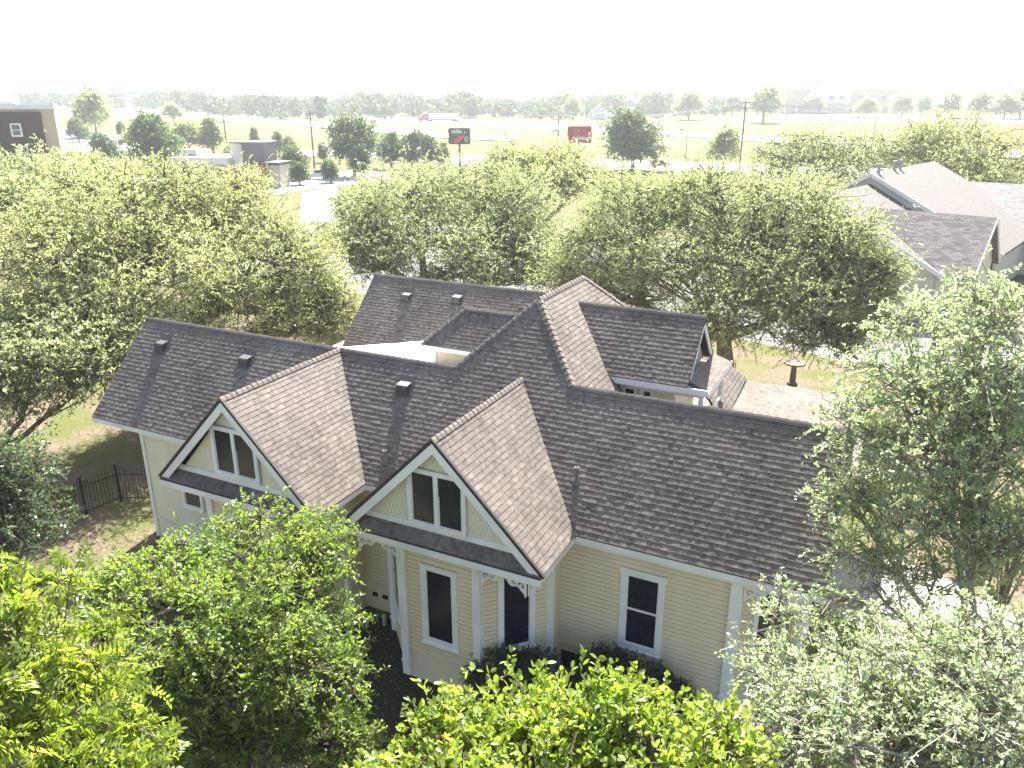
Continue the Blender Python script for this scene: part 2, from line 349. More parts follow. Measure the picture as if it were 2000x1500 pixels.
def face(plan, p0, grad, detail=True, near=True, thick=(0.008, 0.017), tabw=(0.10, 0.17), smooth=False):
    """one roof slope: plan outline (counter-clockwise), a point on it and its dz/du, dz/dv"""
    p0 = np.array(p0, float); gz = np.array(grad, float); g = np.linalg.norm(gz)
    b = np.array([gz[0] / g, gz[1] / g, g]); b /= np.linalg.norm(b); a = np.array([gz[1] / g, -gz[0] / g, 0.0])
    n = np.cross(a, b); n = n if n[2] > 0 else -n
    Z = lambda u, v: p0[2] + gz[0] * (u - p0[0]) + gz[1] * (v - p0[1])
    P3 = [np.array([u, v, Z(u, v)]) for u, v in plan]
    deck.slab([p - n * 0.006 for p in P3], 0.09)
    if not detail: return
    reg = [((p - p0) @ a, (p - p0) @ b) for p in P3]
    area = sum(reg[i][0] * reg[(i + 1) % len(reg)][1] - reg[(i + 1) % len(reg)][0] * reg[i][1] for i in range(len(reg)))
    if area < 0: reg = reg[::-1]
    a0, a1 = min(r[0] for r in reg), max(r[0] for r in reg); b0, b1 = min(r[1] for r in reg), max(r[1] for r in reg)
    for j in range(math.floor(b0 / EX), math.ceil(b1 / EX) + 1):
        rr = np.random.default_rng(abs(j) * 7919 + 13); x = math.floor(a0) - rr.random() * 0.3
        wav = rr.random() * 6
        while x < a1:
            wd = rr.uniform(*tabw); lo, hi = j * EX - 0.004, (j + 1) * EX + 0.006; x2 = x + wd
            tl, tr = rr.uniform(*thick), rr.uniform(*thick); tint = float(np.clip(rr.normal(0.5, 0.2), 0, 1)); jl = rr.normal(0, 0.004)
            q = clip([(x, lo + jl), (x2 - 0.004, lo + jl), (x2 - 0.004, hi), (x, hi)], reg)
            if len(q) >= 3:
                top = []; bot = []
                for (s, t) in q:
                    k = min(1, max(0, (hi - t) / (hi - lo))); th = (tl + (tr - tl) * (s - x) / wd)
                    base = p0 + a * s + b * t; top.append(base + n * (0.001 + k * th)); bot.append(base - n * 0.004)
                m_ = len(q); F = [tuple(range(m_))]
                for i in range(m_):
                    i2 = (i + 1) % m_
                    if q[i][1] > hi - 1e-4 and q[i2][1] > hi - 1e-4: continue
                    F.append((i, i + m_, i2 + m_, i2))
                if np.dot(np.cross(top[1] - top[0], top[2] - top[0]), n) < 0: F = [f[::-1] for f in F]
                c = np.mean(top, axis=0); SH.append((np.linalg.norm(c - CC) if near else 1e3, top + bot, F, tint))
            x = x2
GT = (0.009, 0.013)
FR = (0, 1); P0 = (0, 0, ZE)                         # the long front slope
face([(UL, 0), (UGL - W2, 0), (UGL, VR), (UL, VR)], P0, FR)
face([(UGL + W2, 0), (UGR - W2, 0), (UGR, VR), (UGL, VR)], P0, FR)
face([(UGR + W2, 0), (UR_, 0), (UR_, VR), (UGR, VR)], P0, FR)
face([(UH - K, VR), (UH + K, VR), (UH, VH)], P0, FR)
for ug, vg in ((UGL, VGL), (UGR, VGR)):              # front gables
    face([(ug, vg), (ug + W2, vg), (ug + W2, 0), (ug, VR)], (ug + W2, 0, ZE), (-1, 0), thick=GT, tabw=(0.175, 0.20))
    face([(ug, vg), (ug, VR), (ug - W2, 0), (ug - W2, vg)], (ug - W2, 0, ZE), (1, 0), near=False)
HR_ = (UH, 0, ZH)                                    # central hip, right side
face([(UH, VH), (UH + K, VR), (2.66, 3.056), (2.66, 4.84), (1.05, 6.45), (UH, 6.45)], HR_, (-1, 0), thick=GT, tabw=(0.175, 0.20))
face([(2.66, 3.056), (4.44, 4.84), (2.66, 4.84)], HR_, (-1, 0), thick=GT, tabw=(0.175, 0.20))
face([(UH, 6.45), (1.05, 6.45), (2.66, 8.06), (2.66, 10.17), (UH, VH2)], HR_, (-1, 0), thick=GT, tabw=(0.175, 0.20))
face([(UH, VH), (UH, VH2), (-3.4, 12.0), (-3.4, 4.4), (UH - K, VR)], HR_, (1, 0), detail=False)
face([(UH, VH2), (2.66, 10.17), (4.4, 11.9), (-3.3, 11.9)], (UH, VH2, ZH), (0, -1), detail=False)
face([(UL, VR), (UH - K, VR), (-3.4, 4.4), (-3.4, 5.55), (UL, 5.55)], (0, VR, ZR), (0, -1), detail=False)   # back slopes
face([(UH + K, VR), (UR_, VR), (UR_, 5.55), (UH + K + 2.774, 5.55)], (0, VR, ZR), (0, -1), detail=False)
face([(-11.04, 9.775), (0.4, 9.775), (0.4, 12.55), (-11.04, 12.55)], (0, 9.775, ZE), (0, 1), near=False)    # rear wing
face([(-11.04, 12.55), (0.4, 12.55), (0.4, 15.3), (-11.04, 15.3)], (0, 12.55, ZR), (0, -1), detail=False)
SMT = (0.004, 0.008)
face([(-4.8, 6.51), (-2.05, 6.51), (-0.9, 7.66), (-3.65, 7.66)], (0, 6.51, 6.30), (0, 1), near=False, thick=SMT)   # small hip
face([(-4.8, 6.51), (-3.65, 7.66), (-4.8, 8.81)], (-4.8, 0, 6.30), (1, 0), detail=False)
face([(-4.8, 8.81), (-3.65, 7.66), (-0.9, 7.66), (-2.05, 8.81)], (0, 8.81, 6.30), (0, -1), detail=False)
face([(2.66, 4.84), (5.0, 4.84), (5.0, 6.50), (1.0, 6.50)], (0, 4.84, 6.80), (0, 0.985), near=False)         # right dormer
face([(1.0, 6.50), (5.0, 6.50), (5.0, 8.16), (2.66, 8.16)], (0, 6.50, 8.435), (0, -0.985), detail=False)
face([(5.0, 5.0), (5.6, 5.0), (5.6, 8.0), (5.0, 8.0)], (5.6, 0, 6.70), (-0.35, 0), near=False, thick=SMT)    # pent under the dormer gable
face([(4.3, 7.2), (5.75, 7.2), (5.6, 11.2), (4.6, 10.2)], (4.74, 9.1, 6.1), (-1.05, 0), near=False)          # back porch roof
face([(5.75, 7.2), (9.6, 7.2), (9.6, 14.4), (5.6, 11.2)], (5.70, 8.9, 5.07), (-0.28, 0), near=False, thick=SMT)
for ug, vg in ((UGL, VGL), (UGR, VGR)):              # pent roofs under the front gables
    face([(ug - W2 + 0.03, vg - 0.03), (ug + W2 - 0.03, vg - 0.03), (ug + W2 - 0.42, vg + 0.31), (ug - W2 + 0.42, vg + 0.31)], (ug, vg - 0.03, ZE - 0.05), (0, 0.85), thick=SMT)
SH.sort(key=lambda s: s[0])
for s in SH[:300]:
    mb = HB(); mb.add(s[1], s[2], s[3]); mb.build('shingle', M['shingle'], roof)
mb = HB()
for s in SH[300:]: mb.add(s[1], s[2], s[3])
o = mb.build('shingle_courses', M['shingle'], roof); o['kind'] = 'stuff'
deck.build('roof_deck', M['deck'], roof)
# white coated low roof between the ridges
lz = lambda u: 4.45 + 0.16 * (u + 10.93)
mb = HB(); mb.slab([(-11.3, 3.2, lz(-11.3)), (-2.3, 3.2, lz(-2.3)), (-2.3, 10.6, lz(-2.3)), (-11.3, 10.6, lz(-11.3))], 0.15)
mb.build('low_roof', M['membrane'])
# ridge and hip caps
def caps(p0, p1, n1, n2, ex=0.185, wd=0.135, lift=0.022):
    p0, p1 = np.array(p0, float), np.array(p1, float); d = p1 - p0; L = np.linalg.norm(d); d /= L
    def down(n):
        n = np.array(n, float); n /= np.linalg.norm(n); s = np.cross(n, d); s = s if s[2] < 0 else -s; return s / np.linalg.norm(s), n
    (s1, m1), (s2, m2) = down(n1), down(n2); up = (m1 + m2); up /= np.linalg.norm(up); k = max(2, int(L / ex)); ex = L / k
    V = []
    for t, lf in ((-0.012, lift + 0.016), (ex + 0.01, lift - 0.004)):
        for off in (s1 * wd + m1 * 0.004, s1 * wd * 0.4 + m1 * 0.012, up * 0.010, s2 * wd * 0.4 + m2 * 0.012, s2 * wd + m2 * 0.004):
            V.append(d * t + off + up * (lf if True else 0))
    for t, lf in ((-0.012, 0.0),):
        for off in (s1 * wd, s1 * wd * 0.4, up * 0.0, s2 * wd * 0.4, s2 * wd): V.append(d * t + off - up * 0.005)
    F = [(i, i + 1, i + 6, i + 5) for i in range(4)] + [(10 + i, 11 + i, i + 1, i) for i in range(4)]
    for var in range(2):
        pass
    me = []
    for var in range(3):
        m_ = bpy.data.meshes.new('ridge_cap'); m_.from_pydata([tuple(v) for v in V], [], F); m_.update()
        a = m_.attributes.new('tint', 'FLOAT', 'FACE'); a.data.foreach_set('value', np.full(len(F), 0.55 + 0.2 * var, np.float32)); m_.materials.append(M['shingle']); me.append(m_)
    for i in range(k):
        o = bpy.data.objects.new('ridge_cap', me[rng.integers(3)]); col.objects.link(o); o.parent = roof
        o.location = tuple(p0 + d * (i * ex) - HO + up * rng.uniform(-0.003, 0.004)); o.rotation_euler = (0, 0, rng.uniform(-0.02, 0.02))
NF, NB, NRt, NLt = (0, -1, 1), (0, 1, 1), (1, 0, 1), (-1, 0, 1)
caps((UGL, VGL, ZR), (UGL, VR, ZR), NLt, NRt); caps((UGR, VGR, ZR), (UGR, VR, ZR), NLt, NRt)
caps((UL, VR, ZR), (UH - K, VR, ZR), NF, NB, 0.21); caps((UR_, VR, ZR), (UH + K, VR, ZR), NF, NB, 0.21)
caps((UH - K, VR, ZR), (UH, VH, ZH), NF, NLt, 0.185); caps((UH + K, VR, ZR), (UH, VH, ZH), NF, NRt, 0.185)
caps((UH, VH, ZH), (UH, VH2, ZH), NLt, NRt, 0.21); caps((5.0, 6.5, 8.435), (1.0, 6.5, 8.435), NF, NB, 0.21)
caps((-4.8, 6.51, 6.30), (-3.65, 7.66, 7.45), NF, NLt, 0.19); caps((-3.65, 7.66, 7.45), (-0.9, 7.66, 7.45), NF, NB, 0.22)
caps((-11.04, 12.55, ZR), (-0.8, 12.55, ZR), NF, NB, 0.26); caps((UH + 2.5, VH2 + 2.5, ZH - 2.5), (UH, VH2, ZH), NRt, NB, 0.2)
# roof vents: hooded metal boxes on the slopes
def hood(u, v, z, s=1.0):
    mb = HB(); prof = [(0, -0.02), (0.02, 0.20), (0.06, 0.235), (0.20, 0.25), (0.30, 0.26), (0.36, 0.30)]
    pr_ = [(-0.02, -0.06), (-0.02, 0.22), (0.02, 0.26), (0.34, 0.32), (0.34, 0.26)]
    mb.extr([(u - 0.19 * s, v + a * s, z + b * s) for a, b in pr_], (0.38 * s, 0, 0)); o = mb.build('roof_vent', M['ventm'], roof)
    f = HB(); f.slab([(u - 0.27 * s, v - 0.08, z - 0.05), (u + 0.27 * s, v - 0.08, z - 0.05), (u + 0.27 * s, v + 0.4, z + 0.43), (u - 0.27 * s, v + 0.4, z + 0.43)], 0.01)
    f.v = [(a, b, c + 0.012) for a, b, c in f.v]; f.build('vent_flashing', M['ventm'], roof)
for u, v in ((-12.45, 1.95), (-8.66, 1.95), (-2.60, 1.98)): hood(u, v, ZE + v)
for u, v in ((-8.93, 11.72), (-6.50, 11.85), (-2.9, 11.75)): hood(u, v, ZE + v - 9.775)
for u, v, h in ((-2.25, 0.52, 0.34), (3.29, 0.93, 0.42)):
    mb = HB(); mb.tube([(u, v, ZE + v - 0.05), (u, v, ZE + v + h)], 0.045, 10); mb.tube([(u, v, ZE + v + h - 0.06), (u, v, ZE + v + h)], 0.06, 10)
    mb.lathe([(0.12, -0.05), (0.07, 0.08), (0.05, 0.12)], (u, v, ZE + v), 12); mb.build('vent_pipe', M['lead'], roof)
# ---- eaves, rakes, fascia in white
trim = lambda name, p0, p1, wd, h, **k: (lambda m_: (m_.beam(p0, p1, wd, h, **k), m_.build(name, M['white']))[1])(HB())
trim('fascia', (UL, 0.012, ZE - 0.11), (UGL - W2 - 0.02, 0.012, ZE - 0.11), 0.035, 0.16)
trim('fascia', (UGR + W2 + 0.02, 0.012, ZE - 0.11), (UR_, 0.012, ZE - 0.11), 0.035, 0.16)
trim('fascia', (UGL + W2, 0.012, ZE - 0.11), (UGR - W2, 0.012, ZE - 0.11), 0.035, 0.16)
def soff(name, plan, z, th=0.03): m_ = HB(); m_.slab([(u, v, z) for u, v in plan], th); m_.build(name, M['white'])
soff('soffit', [(UL + 0.03, 0.03), (UGL - W2 + 0.3, 0.03), (UGL - W2 + 0.3, 0.34), (UL + 0.03, 0.34)], ZE - 0.17)
soff('soffit', [(UGR + W2 - 0.3, 0.03), (UR_ - 0.02, 0.03), (UR_ - 0.02, 2.2), (UGR + W2 - 0.3, 0.34)], ZE - 0.17)
for ug, vg in ((UGL, VGL), (UGR, VGR)):
    for s in (-1, 1):
        e = (ug + s * W2, vg + 0.03, ZE - 0.10); t_ = (ug, vg + 0.03, ZR - 0.10)
        nrm = np.array([s, 0, 1.0]) / math.sqrt(2)
        m_ = HB(); m_.extr([(ug + s * W2, vg + 0.005, ZE - 0.10), (ug, vg + 0.005, ZR - 0.10), (ug, vg + 0.005, ZR - 0.37), (ug + s * (W2 - 0.21), vg + 0.005, ZE - 0.16), (ug + s * W2, vg + 0.005, ZE - 0.16)], (0, 0.045, 0)); m_.build('rake_board', M['white'])
        m_ = HB(); m_.beam(np.array(e) + nrm * 0.075, np.array(t_) + nrm * 0.075, 0.075, 0.035, up=nrm); m_.build('drip_edge', M['ventm'])
        m_ = HB(); m_.slab([(ug + s * W2 * 0.98, vg + 0.06, ZE - 0.13), (ug + s * 0.02, vg + 0.06, ZR - 0.19), (ug + s * 0.02, vg + 0.34, ZR - 0.19), (ug + s * W2 * 0.98, vg + 0.34, ZE - 0.13)], 0.02)
        m_.build('rake_soffit', M['cream_pale'])
        trim('fascia', (ug + s * (W2 - 0.015), vg + 0.08, ZE - 0.11), (ug + s * (W2 - 0.015), 0.0, ZE - 0.11), 0.035, 0.15)
    trim('pent_fascia', (ug - W2 + 0.02, vg - 0.022, ZE - 0.195), (ug + W2 - 0.02, vg - 0.022, ZE - 0.195), 0.04, 0.17)
    soff('soffit', [(ug - W2 + 0.05, vg + 0.05), (ug + W2 - 0.05, vg + 0.05), (ug + W2 - 0.05, 0.33), (ug - W2 + 0.05, 0.33)], ZE - 0.20)
    trim('frieze', (ug - 2.3, vg + 0.25, ZE - 0.34), (ug + 2.38, vg + 0.25, ZE - 0.34), 0.05, 0.22)
for u, s in ((UL, -1), (UR_, 1), (-11.04, -1)):
    v0 = 0 if u != -11.04 else 9.775
    for vv in (-1, 1):
        nrm = np.array([0, vv, 1.0]) / math.sqrt(2); vm = v0 + VR
        m_ = HB(); m_.beam(np.array((u - s * 0.03, vm + vv * VR, ZE - 0.1)) - nrm * 0.085, np.array((u - s * 0.03, vm, ZR - 0.1)) - nrm * 0.085, 0.045, 0.2, up=nrm); m_.build('rake_board', M['white'])
# ---- walls
def wall(p0, p1, z0, z1, m='cream', boards=True, th=0.10, pitch=0.122, name='wall', skirt=True):
    """a wall from p0 to p1 (outer face to the right of the walk p0 to p1), lapped boards above a plain skirt"""
    p0, p1 = np.array((*p0, 0.0)), np.array((*p1, 0.0)); d = p1 - p0; L = np.linalg.norm(d); d /= L; out = np.array([d[1], -d[0], 0])
    mb = HB(); mb.obox((p0 + p1) / 2 - out * th / 2 + np.array([0, 0, (0.0 + z1) / 2]), d * L / 2, out * th / 2, np.array([0, 0, z1 / 2])); wo = mb.build(name, M[m])
    if boards:
        k = int((z1 - z0) / pitch); pitch = (z1 - z0) / k
        me = bpy.data.meshes.new('siding_board'); h = pitch + 0.004
        V = []
        for s in (0, L):
            for o_, z in ((0.001, 0.007), (0.026, 0.007), (0.022, h - 0.012), (0.001, h - 0.012)): V.append(tuple(d * s + out * o_ + np.array([0, 0, z])))
        me.from_pydata(V, [], [(0, 1, 2, 3), (7, 6, 5, 4), (0, 4, 5, 1), (1, 5, 6, 2), (2, 6, 7, 3), (3, 7, 4, 0)]); me.update(); me.materials.append(M[m])
        for i in range(k):
            o = bpy.data.objects.new('siding_board', me); col.objects.link(o); o.parent = wo
            o.location = tuple(p0 - HO + np.array([0, 0, z0 + i * pitch]) + out * rng.uniform(0, 0.003))
    if skirt:
        t_ = HB(); t_.obox((p0 + p1) / 2 + out * 0.02 + np.array([0, 0, z0 - 0.03]), d * L / 2, out * 0.028, (0, 0, 0.03)); t_.build('water_table', M[m], wo)
    return wo
def ptop(p0, p1, s): return np.array(p0) + (np.array(p1) - np.array(p0)) * s
def window(p0, p1, s0, s1, z0, z1, rail=None, tw=0.13, off=0.018, mull=None, clipc=None, head=False, sill=True):
    """window on the wall p0-p1 between s0 and s1 metres along it: casing, sash, pane and sill"""
    p0, p1 = np.array((*p0, 0.0)), np.array((*p1, 0.0)); d = (p1 - p0) / np.linalg.norm(p1 - p0); out = np.array([d[1], -d[0], 0]); zz = np.array([0, 0, 1.0])
    Q = lambda s, z, o=0.0: p0 + d * s + zz * z + out * (off + o)
    fr = HB()
    def bar(sa, sb, za, zb, dep): fr.obox(Q((sa + sb) / 2, (za + zb) / 2, dep / 2), d * abs(sb - sa) / 2, out * dep / 2, zz * abs(zb - za) / 2)
    bar(s0, s0 + tw, z0 + tw * 0.9, z1 - tw, 0.06); bar(s1 - tw, s1, z0 + tw * 0.9, z1 - tw, 0.06); bar(s0 - (0.03 if head else 0), s1 + (0.03 if head else 0), z1 - tw, z1 + (0.02 if head else 0), 0.063); bar(s0, s1, z0, z0 + tw * 0.9, 0.063)
    if mull: bar(mull - 0.058, mull + 0.058, z0 + tw * 0.9, z1 - tw, 0.057)
    o = fr.build('window', M['white'])
    if sill:
        sm = HB(); sm.obox(Q((s0 + s1) / 2, z0 - 0.015, 0.05), d * ((s1 - s0) / 2 + 0.02), out * 0.05, zz * 0.02); sm.build('window_sill', M['white'], o)
    segs = [(s0 + tw, s1 - tw)] if not mull else [(s0 + tw, mull - 0.058), (mull + 0.058, s1 - tw)]
    for i, (a, b) in enumerate(segs):
        poly = [Q(a, z0 + tw * 0.9, 0.016), Q(b, z0 + tw * 0.9, 0.016), Q(b, z1 - tw, 0.016), Q(a, z1 - tw, 0.016)]
        if clipc and i == len(segs) - 1:
            cx, cz = clipc; poly = poly[:2] + [Q(b, z1 - tw - cz, 0.016), Q(b - cx, z1 - tw, 0.016), Q(a, z1 - tw, 0.016)]
            wd = HB(); wd.extr([Q(b + 0.001, z1 - tw - cz, 0.001), Q(b + 0.001, z1 - tw + 0.001, 0.001), Q(b - cx, z1 - tw + 0.001, 0.001)], out * 0.054); wd.build('corner_filler', M['white'], o)
        pm = HB(); pm.extr(poly, -out * 0.012); pm.build('window_pane', M['glass'], o)
        s_ = HB(); fw = 0.022
        for (qa, qb) in ((a, a + fw), (b - fw, b)): s_.obox(Q((qa + qb) / 2, (z0 + z1) / 2 - 0.0, 0.022), d * fw / 2, out * 0.008, zz * ((z1 - z0) / 2 - tw) * (1 if not (clipc and i) else 0.5) + 0 * zz) if not (clipc and i) else s_.obox(Q((qa + qb) / 2, z0 + tw + (z1 - z0) * .25, 0.022), d * fw / 2, out * 0.008, zz * (z1 - z0) * .26)
        s_.obox(Q((a + b) / 2, z0 + tw * 0.9 + fw / 2, 0.022), d * (b - a) / 2, out * 0.0085, zz * fw / 2); s_.build('sash', M['white'], o)
        if rail: rm = HB(); rm.obox(Q((a + b) / 2, rail, 0.026), d * (b - a) / 2, out * 0.012, zz * 0.025); rm.build('sash_rail', M['white'], o)
    return o
def board(name, p, ax, half, z0, z1, m='white', dep=0.03):
    """upright trim board centred on p, facing ax"""
    ax = np.array((*ax, 0.0)); ax /= np.linalg.norm(ax); d = np.array([-ax[1], ax[0], 0]); mb = HB()
    mb.obox(np.array((*p, (z0 + z1) / 2)) + ax * dep / 2, d * half, ax * dep / 2, (0, 0, (z1 - z0) / 2)); return mb.build(name, M[m])
def post(p, half, z0, z1, name='corner_post', ang=0):
    mb = HB(); c, s = math.cos(ang), math.sin(ang)
    mb.obox((*p, (z0 + z1) / 2), (c * half, s * half, 0), (-s * half, c * half, 0), (0, 0, (z1 - z0) / 2))
    mb.obox((*p, z0 + 0.42), (c * (half + 0.018), s * (half + 0.018), 0), (-s * (half + 0.018), c * (half + 0.018), 0), (0, 0, 0.05)); return mb.build(name, M['white'])
ZT = ZE - 0.20
SK = 0.92
VW = 0.30                                            # front wall plane
UWL, UWR = -11.93, 7.52
wall((UWL, VW), (UGL - 2.4, VW), SK, ZT, 'cream_pale', boards=False)
wall((UGL + 2.22, VW), (UGR - 2.38, VW), SK, ZT, 'cream')
wall((UGR + 2.22, VW), (UWR, VW), SK, ZT, 'cream')
wall((UWR, VW), (8.93, 1.70), SK, ZT, 'cream'); wall((8.93, 1.70), (8.93, 3.86), SK, ZT, 'cream', boards=False); wall((8.93, 3.86), (7.52, 5.25), SK, ZT, 'cream', boards=False)
wall((7.52, 5.25), (3.0, 5.25), SK, ZT, 'cream', boards=False)
wall((UWL, 5.25), (UWL, VW), SK, ZT, 'cream', boards=False); wall((-3.4, 5.25), (UWL, 5.25), SK, ZT, 'cream', boards=False)
for u, s in ((UWL, -1),):
    mb = HB(); mb.extr([(u + 0.05, VW, ZT), (u + 0.05, 5.25, ZT), (u + 0.05, VR, ZR - 0.25)], (0.08, 0, 0)); mb.build('gable_wall', M['cream'])
mb = HB(); mb.extr([(8.88, VW + 0.1, ZT - 0.1), (8.88, 5.2, ZT - 0.1), (8.88, VR, ZR - 0.25)], (0.08, 0, 0)); mb.build('gable_wall', M['cream'])
mb = HB(); mb.box((-12.0, 9.9, 0), (4.3, 15.1, 4.2)); mb.build('rear_wall', M['cream'])
mb = HB(); mb.box((-3.3, 5.3, 0), (4.2, 11.7, 4.6)); mb.build('core_wall', M['cream'])
mb = HB(); mb.box((-4.5, 6.8, 4.0), (-1.0, 8.5, 6.22)); mb.build('wall', M['cream'])
trim('fascia', (-4.78, 6.52, 6.21), (-1.9, 6.52, 6.21), 0.04, 0.15); trim('fascia', (-4.79, 6.5, 6.21), (-4.79, 8.8, 6.21), 0.04, 0.15)
board('corner_board', (-4.44, 6.8), (0, -1), 0.07, 4.0, 6.15)
board('corner_board', (UWL + 0.06, VW - 0.005), (0, -1), 0.075, 0.1, ZT)
trim('frieze', (UWL, VW - 0.03, ZT - 0.09), (UGL - 2.4, VW - 0.03, ZT - 0.09), 0.05, 0.20)
trim('frieze', (UGR + 2.45, VW - 0.03, ZT - 0.10), (8.95, VW - 0.03, ZT - 0.10), 0.05, 0.22)
trim('frieze', (UGL + 2.4, VW - 0.03, ZT - 0.10), (UGR - 2.4, VW - 0.03, ZT - 0.10), 0.05, 0.2)
window((UWL, VW), (UGL - 2.4, VW), 1.63, 2.53, 1.65, 2.72, tw=0.1)
window((UGR + 2.22, VW), (UWR, VW), 4.80 - UGR - 2.22, 5.90 - UGR - 2.22, 1.35, 3.60, rail=2.50, tw=0.16, head=True)
post((UWR + 0.02, VW - 0.0), 0.13, 0.35, ZT); post((8.93, 1.68), 0.08, 0.3, ZT, ang=0.4); post((8.94, 3.86), 0.08, 0.3, ZT)
window((UWR, VW), (8.93, 1.70), 0.52, 1.50, 1.30, 3.72, rail=2.5, tw=0.13)
window((8.93, 1.70), (8.93, 3.86), 0.6, 1.6, 1.30, 3.6, rail=2.5, tw=0.13)
post((9.0, 0.34), 0.07, 0.0, ZT, 'porch_post')
# bays under the two gables: a flat front between two canted sides
def bay(ug, vg, right):
    f = vg + 0.25; hw, bw, dv = 1.06, 2.38, 1.36; c = ug - 0.08
    A, B, Cc, D = (c - bw, f + dv), (c - hw, f), (c + hw, f), (c + bw, f + dv)
    wall(A, B, SK, ZT); wall(B, Cc, SK, ZT); wall(Cc, D, SK, ZT); wall((D[0], D[1]), (D[0], VW), SK, ZT); wall((A[0], VW), (A[0], A[1]), SK, ZT)
    window(B, Cc, 0.55, 1.58, 1.33, 3.62, tw=0.15); L = math.hypot(bw - hw, dv)
    window(Cc, D, 0.50, 1.47, 1.33, 3.66, tw=0.14); window(A, B, L - 1.40, L - 0.45, 1.33, 3.66, tw=0.14)
    for p in (B, Cc): post(p, 0.10, 0.10, ZT - 0.1)
    post(D, 0.085, 0.10, ZT); post(A, 0.085, 0.10, ZT)
    return f, c
def fret(p0, p1, z, name='fretwork_bracket'):
    """pierced spandrel: arched lower edge, two scrolls at each end"""
    p0, p1 = np.array((*p0, 0.0)), np.array((*p1, 0.0)); d = p1 - p0; L = np.linalg.norm(d); d /= L; out = np.array([d[1], -d[0], 0]); zz = np.array([0, 0, 1.0])
    S = lambda s, q, o=0: p0 + d * s + zz * (z - q) + out * o
    cs = 0.0145; nx, nz = int(L / cs), 30; cs = L / nx
    def solid(x, q):
        e = min(x, L - x)                            # distance from the nearer end
        dep = 0.05 + 0.26 * max(0, 1 - e / 0.52) ** 0.7 + (0.045 * math.sin(max(0, (0.50 - e)) / 0.50 * math.pi * 2.6) if e < 0.50 else 0)
        if e < 0.045: dep = 0.40
        if q > dep: return False
        for cx, cq, r0, r1, a0 in ((0.135, 0.125, 0.038, 0.083, 0.9), (0.315, 0.085, 0.022, 0.055, -2.2)):
            dx, dq = e - cx, q - cq; r = math.hypot(dx, dq)
            if r0 < r < r1 and abs((math.atan2(dq, dx) - a0 + math.pi) % (2 * math.pi) - math.pi) > 0.75: return False
            if math.hypot(dx - 0.005, dq) < r0 * 0.35: return False
        return True
    g2 = [[solid((i + .5) * cs, (j + .5) * cs) for j in range(nz)] for i in range(nx)]
    mb = HB(); hd = 0.02
    for i in range(nx):
        j = 0
        while j < nz:                                # merge each column's runs into bars
            if not g2[i][j]: j += 1; continue
            k = j
            while k < nz and g2[i][k]: k += 1
            mb.obox(S((i + .5) * cs, (j + k) / 2 * cs), d * cs * .5001, out * hd, zz * (k - j) * cs / 2); j = k
    return mb.build(name, M['white'])
for ug, vg in ((UGL, VGL), (UGR, VGR)):
    f, c = bay(ug, vg, True)
    if ug > 0: fret((c - 2.36, f - 0.02), (c - 1.17, f - 0.02), ZT - 0.24)
    fret((c + 1.17, f - 0.02), (c + 2.36, f - 0.02), ZT - 0.24)
    fret((c + 2.40, f + 0.02), (c + 2.40, f + 1.25), ZT - 0.24)
fret((UWR + 0.17, VW - 0.02), (8.92, VW - 0.02), ZT - 0.22)
# gable faces
for ug, vg, wc, z0, z1 in ((UGL, VGL, -5.35, 4.72, 6.17), (UGR, VGR, 0.80, 4.64, 6.17)):
    v = vg + 0.30; mb = HB()
    mb.extr([(ug - W2 + 0.35, v, ZE - 0.1), (ug + W2 - 0.35, v, ZE - 0.1), (ug, v, ZR - 0.22)], (0, 0.08, 0)); gw = mb.build('gable_wall', M['cream_pale'])
    trim('gable_sill_board', (ug - W2 + 0.52, v - 0.02, ZE + 0.28), (ug + W2 - 0.52, v - 0.02, ZE + 0.28), 0.04, 0.16)
    window((ug - 2, v), (ug + 2, v), wc - ug + 2 - 0.80, wc - ug + 2 + 0.80, z0, z1, mull=wc - ug + 2, tw=0.115, clipc=(0.26, 0.32) if ug < 0 else (0.09, 0.11), off=0.035, sill=False)
    if ug > 0:                                       # fish-scale shingles: many small scalloped scales
        fs = HB(); pit = 0.10
        for j in range(26):
            z = ZE + 0.36 + j * 0.088; half = (ZR - 0.30 - z)
            if half < 0.1: break
            n_ = int(2 * half / pit) + 1
            for i in range(n_):
                u = ug - half + (i + 0.5 * (j % 2)) * pit
                if abs(u - ug) > half - 0.05 or (abs(u - wc) < 0.82 and z0 - 0.06 < z < z1 - 0.03): continue
                o_ = v - 0.014 - rng.uniform(0, 0.005); P = [(u - 0.047, o_, z + 0.03), (u - 0.035, o_ - 0.002, z - 0.012), (u, o_ - 0.003, z - 0.03), (u + 0.035, o_ - 0.002, z - 0.012), (u + 0.047, o_, z + 0.03), (u + 0.047, v - 0.003, z + 0.10), (u - 0.047, v - 0.003, z + 0.10)]
                Q = [(a, v - 0.001, c_) for a, b_, c_ in P[:5]]
                fs.add(P + Q, [(0, 1, 2, 3, 4, 5, 6)] + [(k + 7, k + 8, k + 1, k) for k in range(4)], 0.5)
        o = fs.build('fish_scale_shingles', M['cream_pale'], gw); o['kind'] = 'stuff'
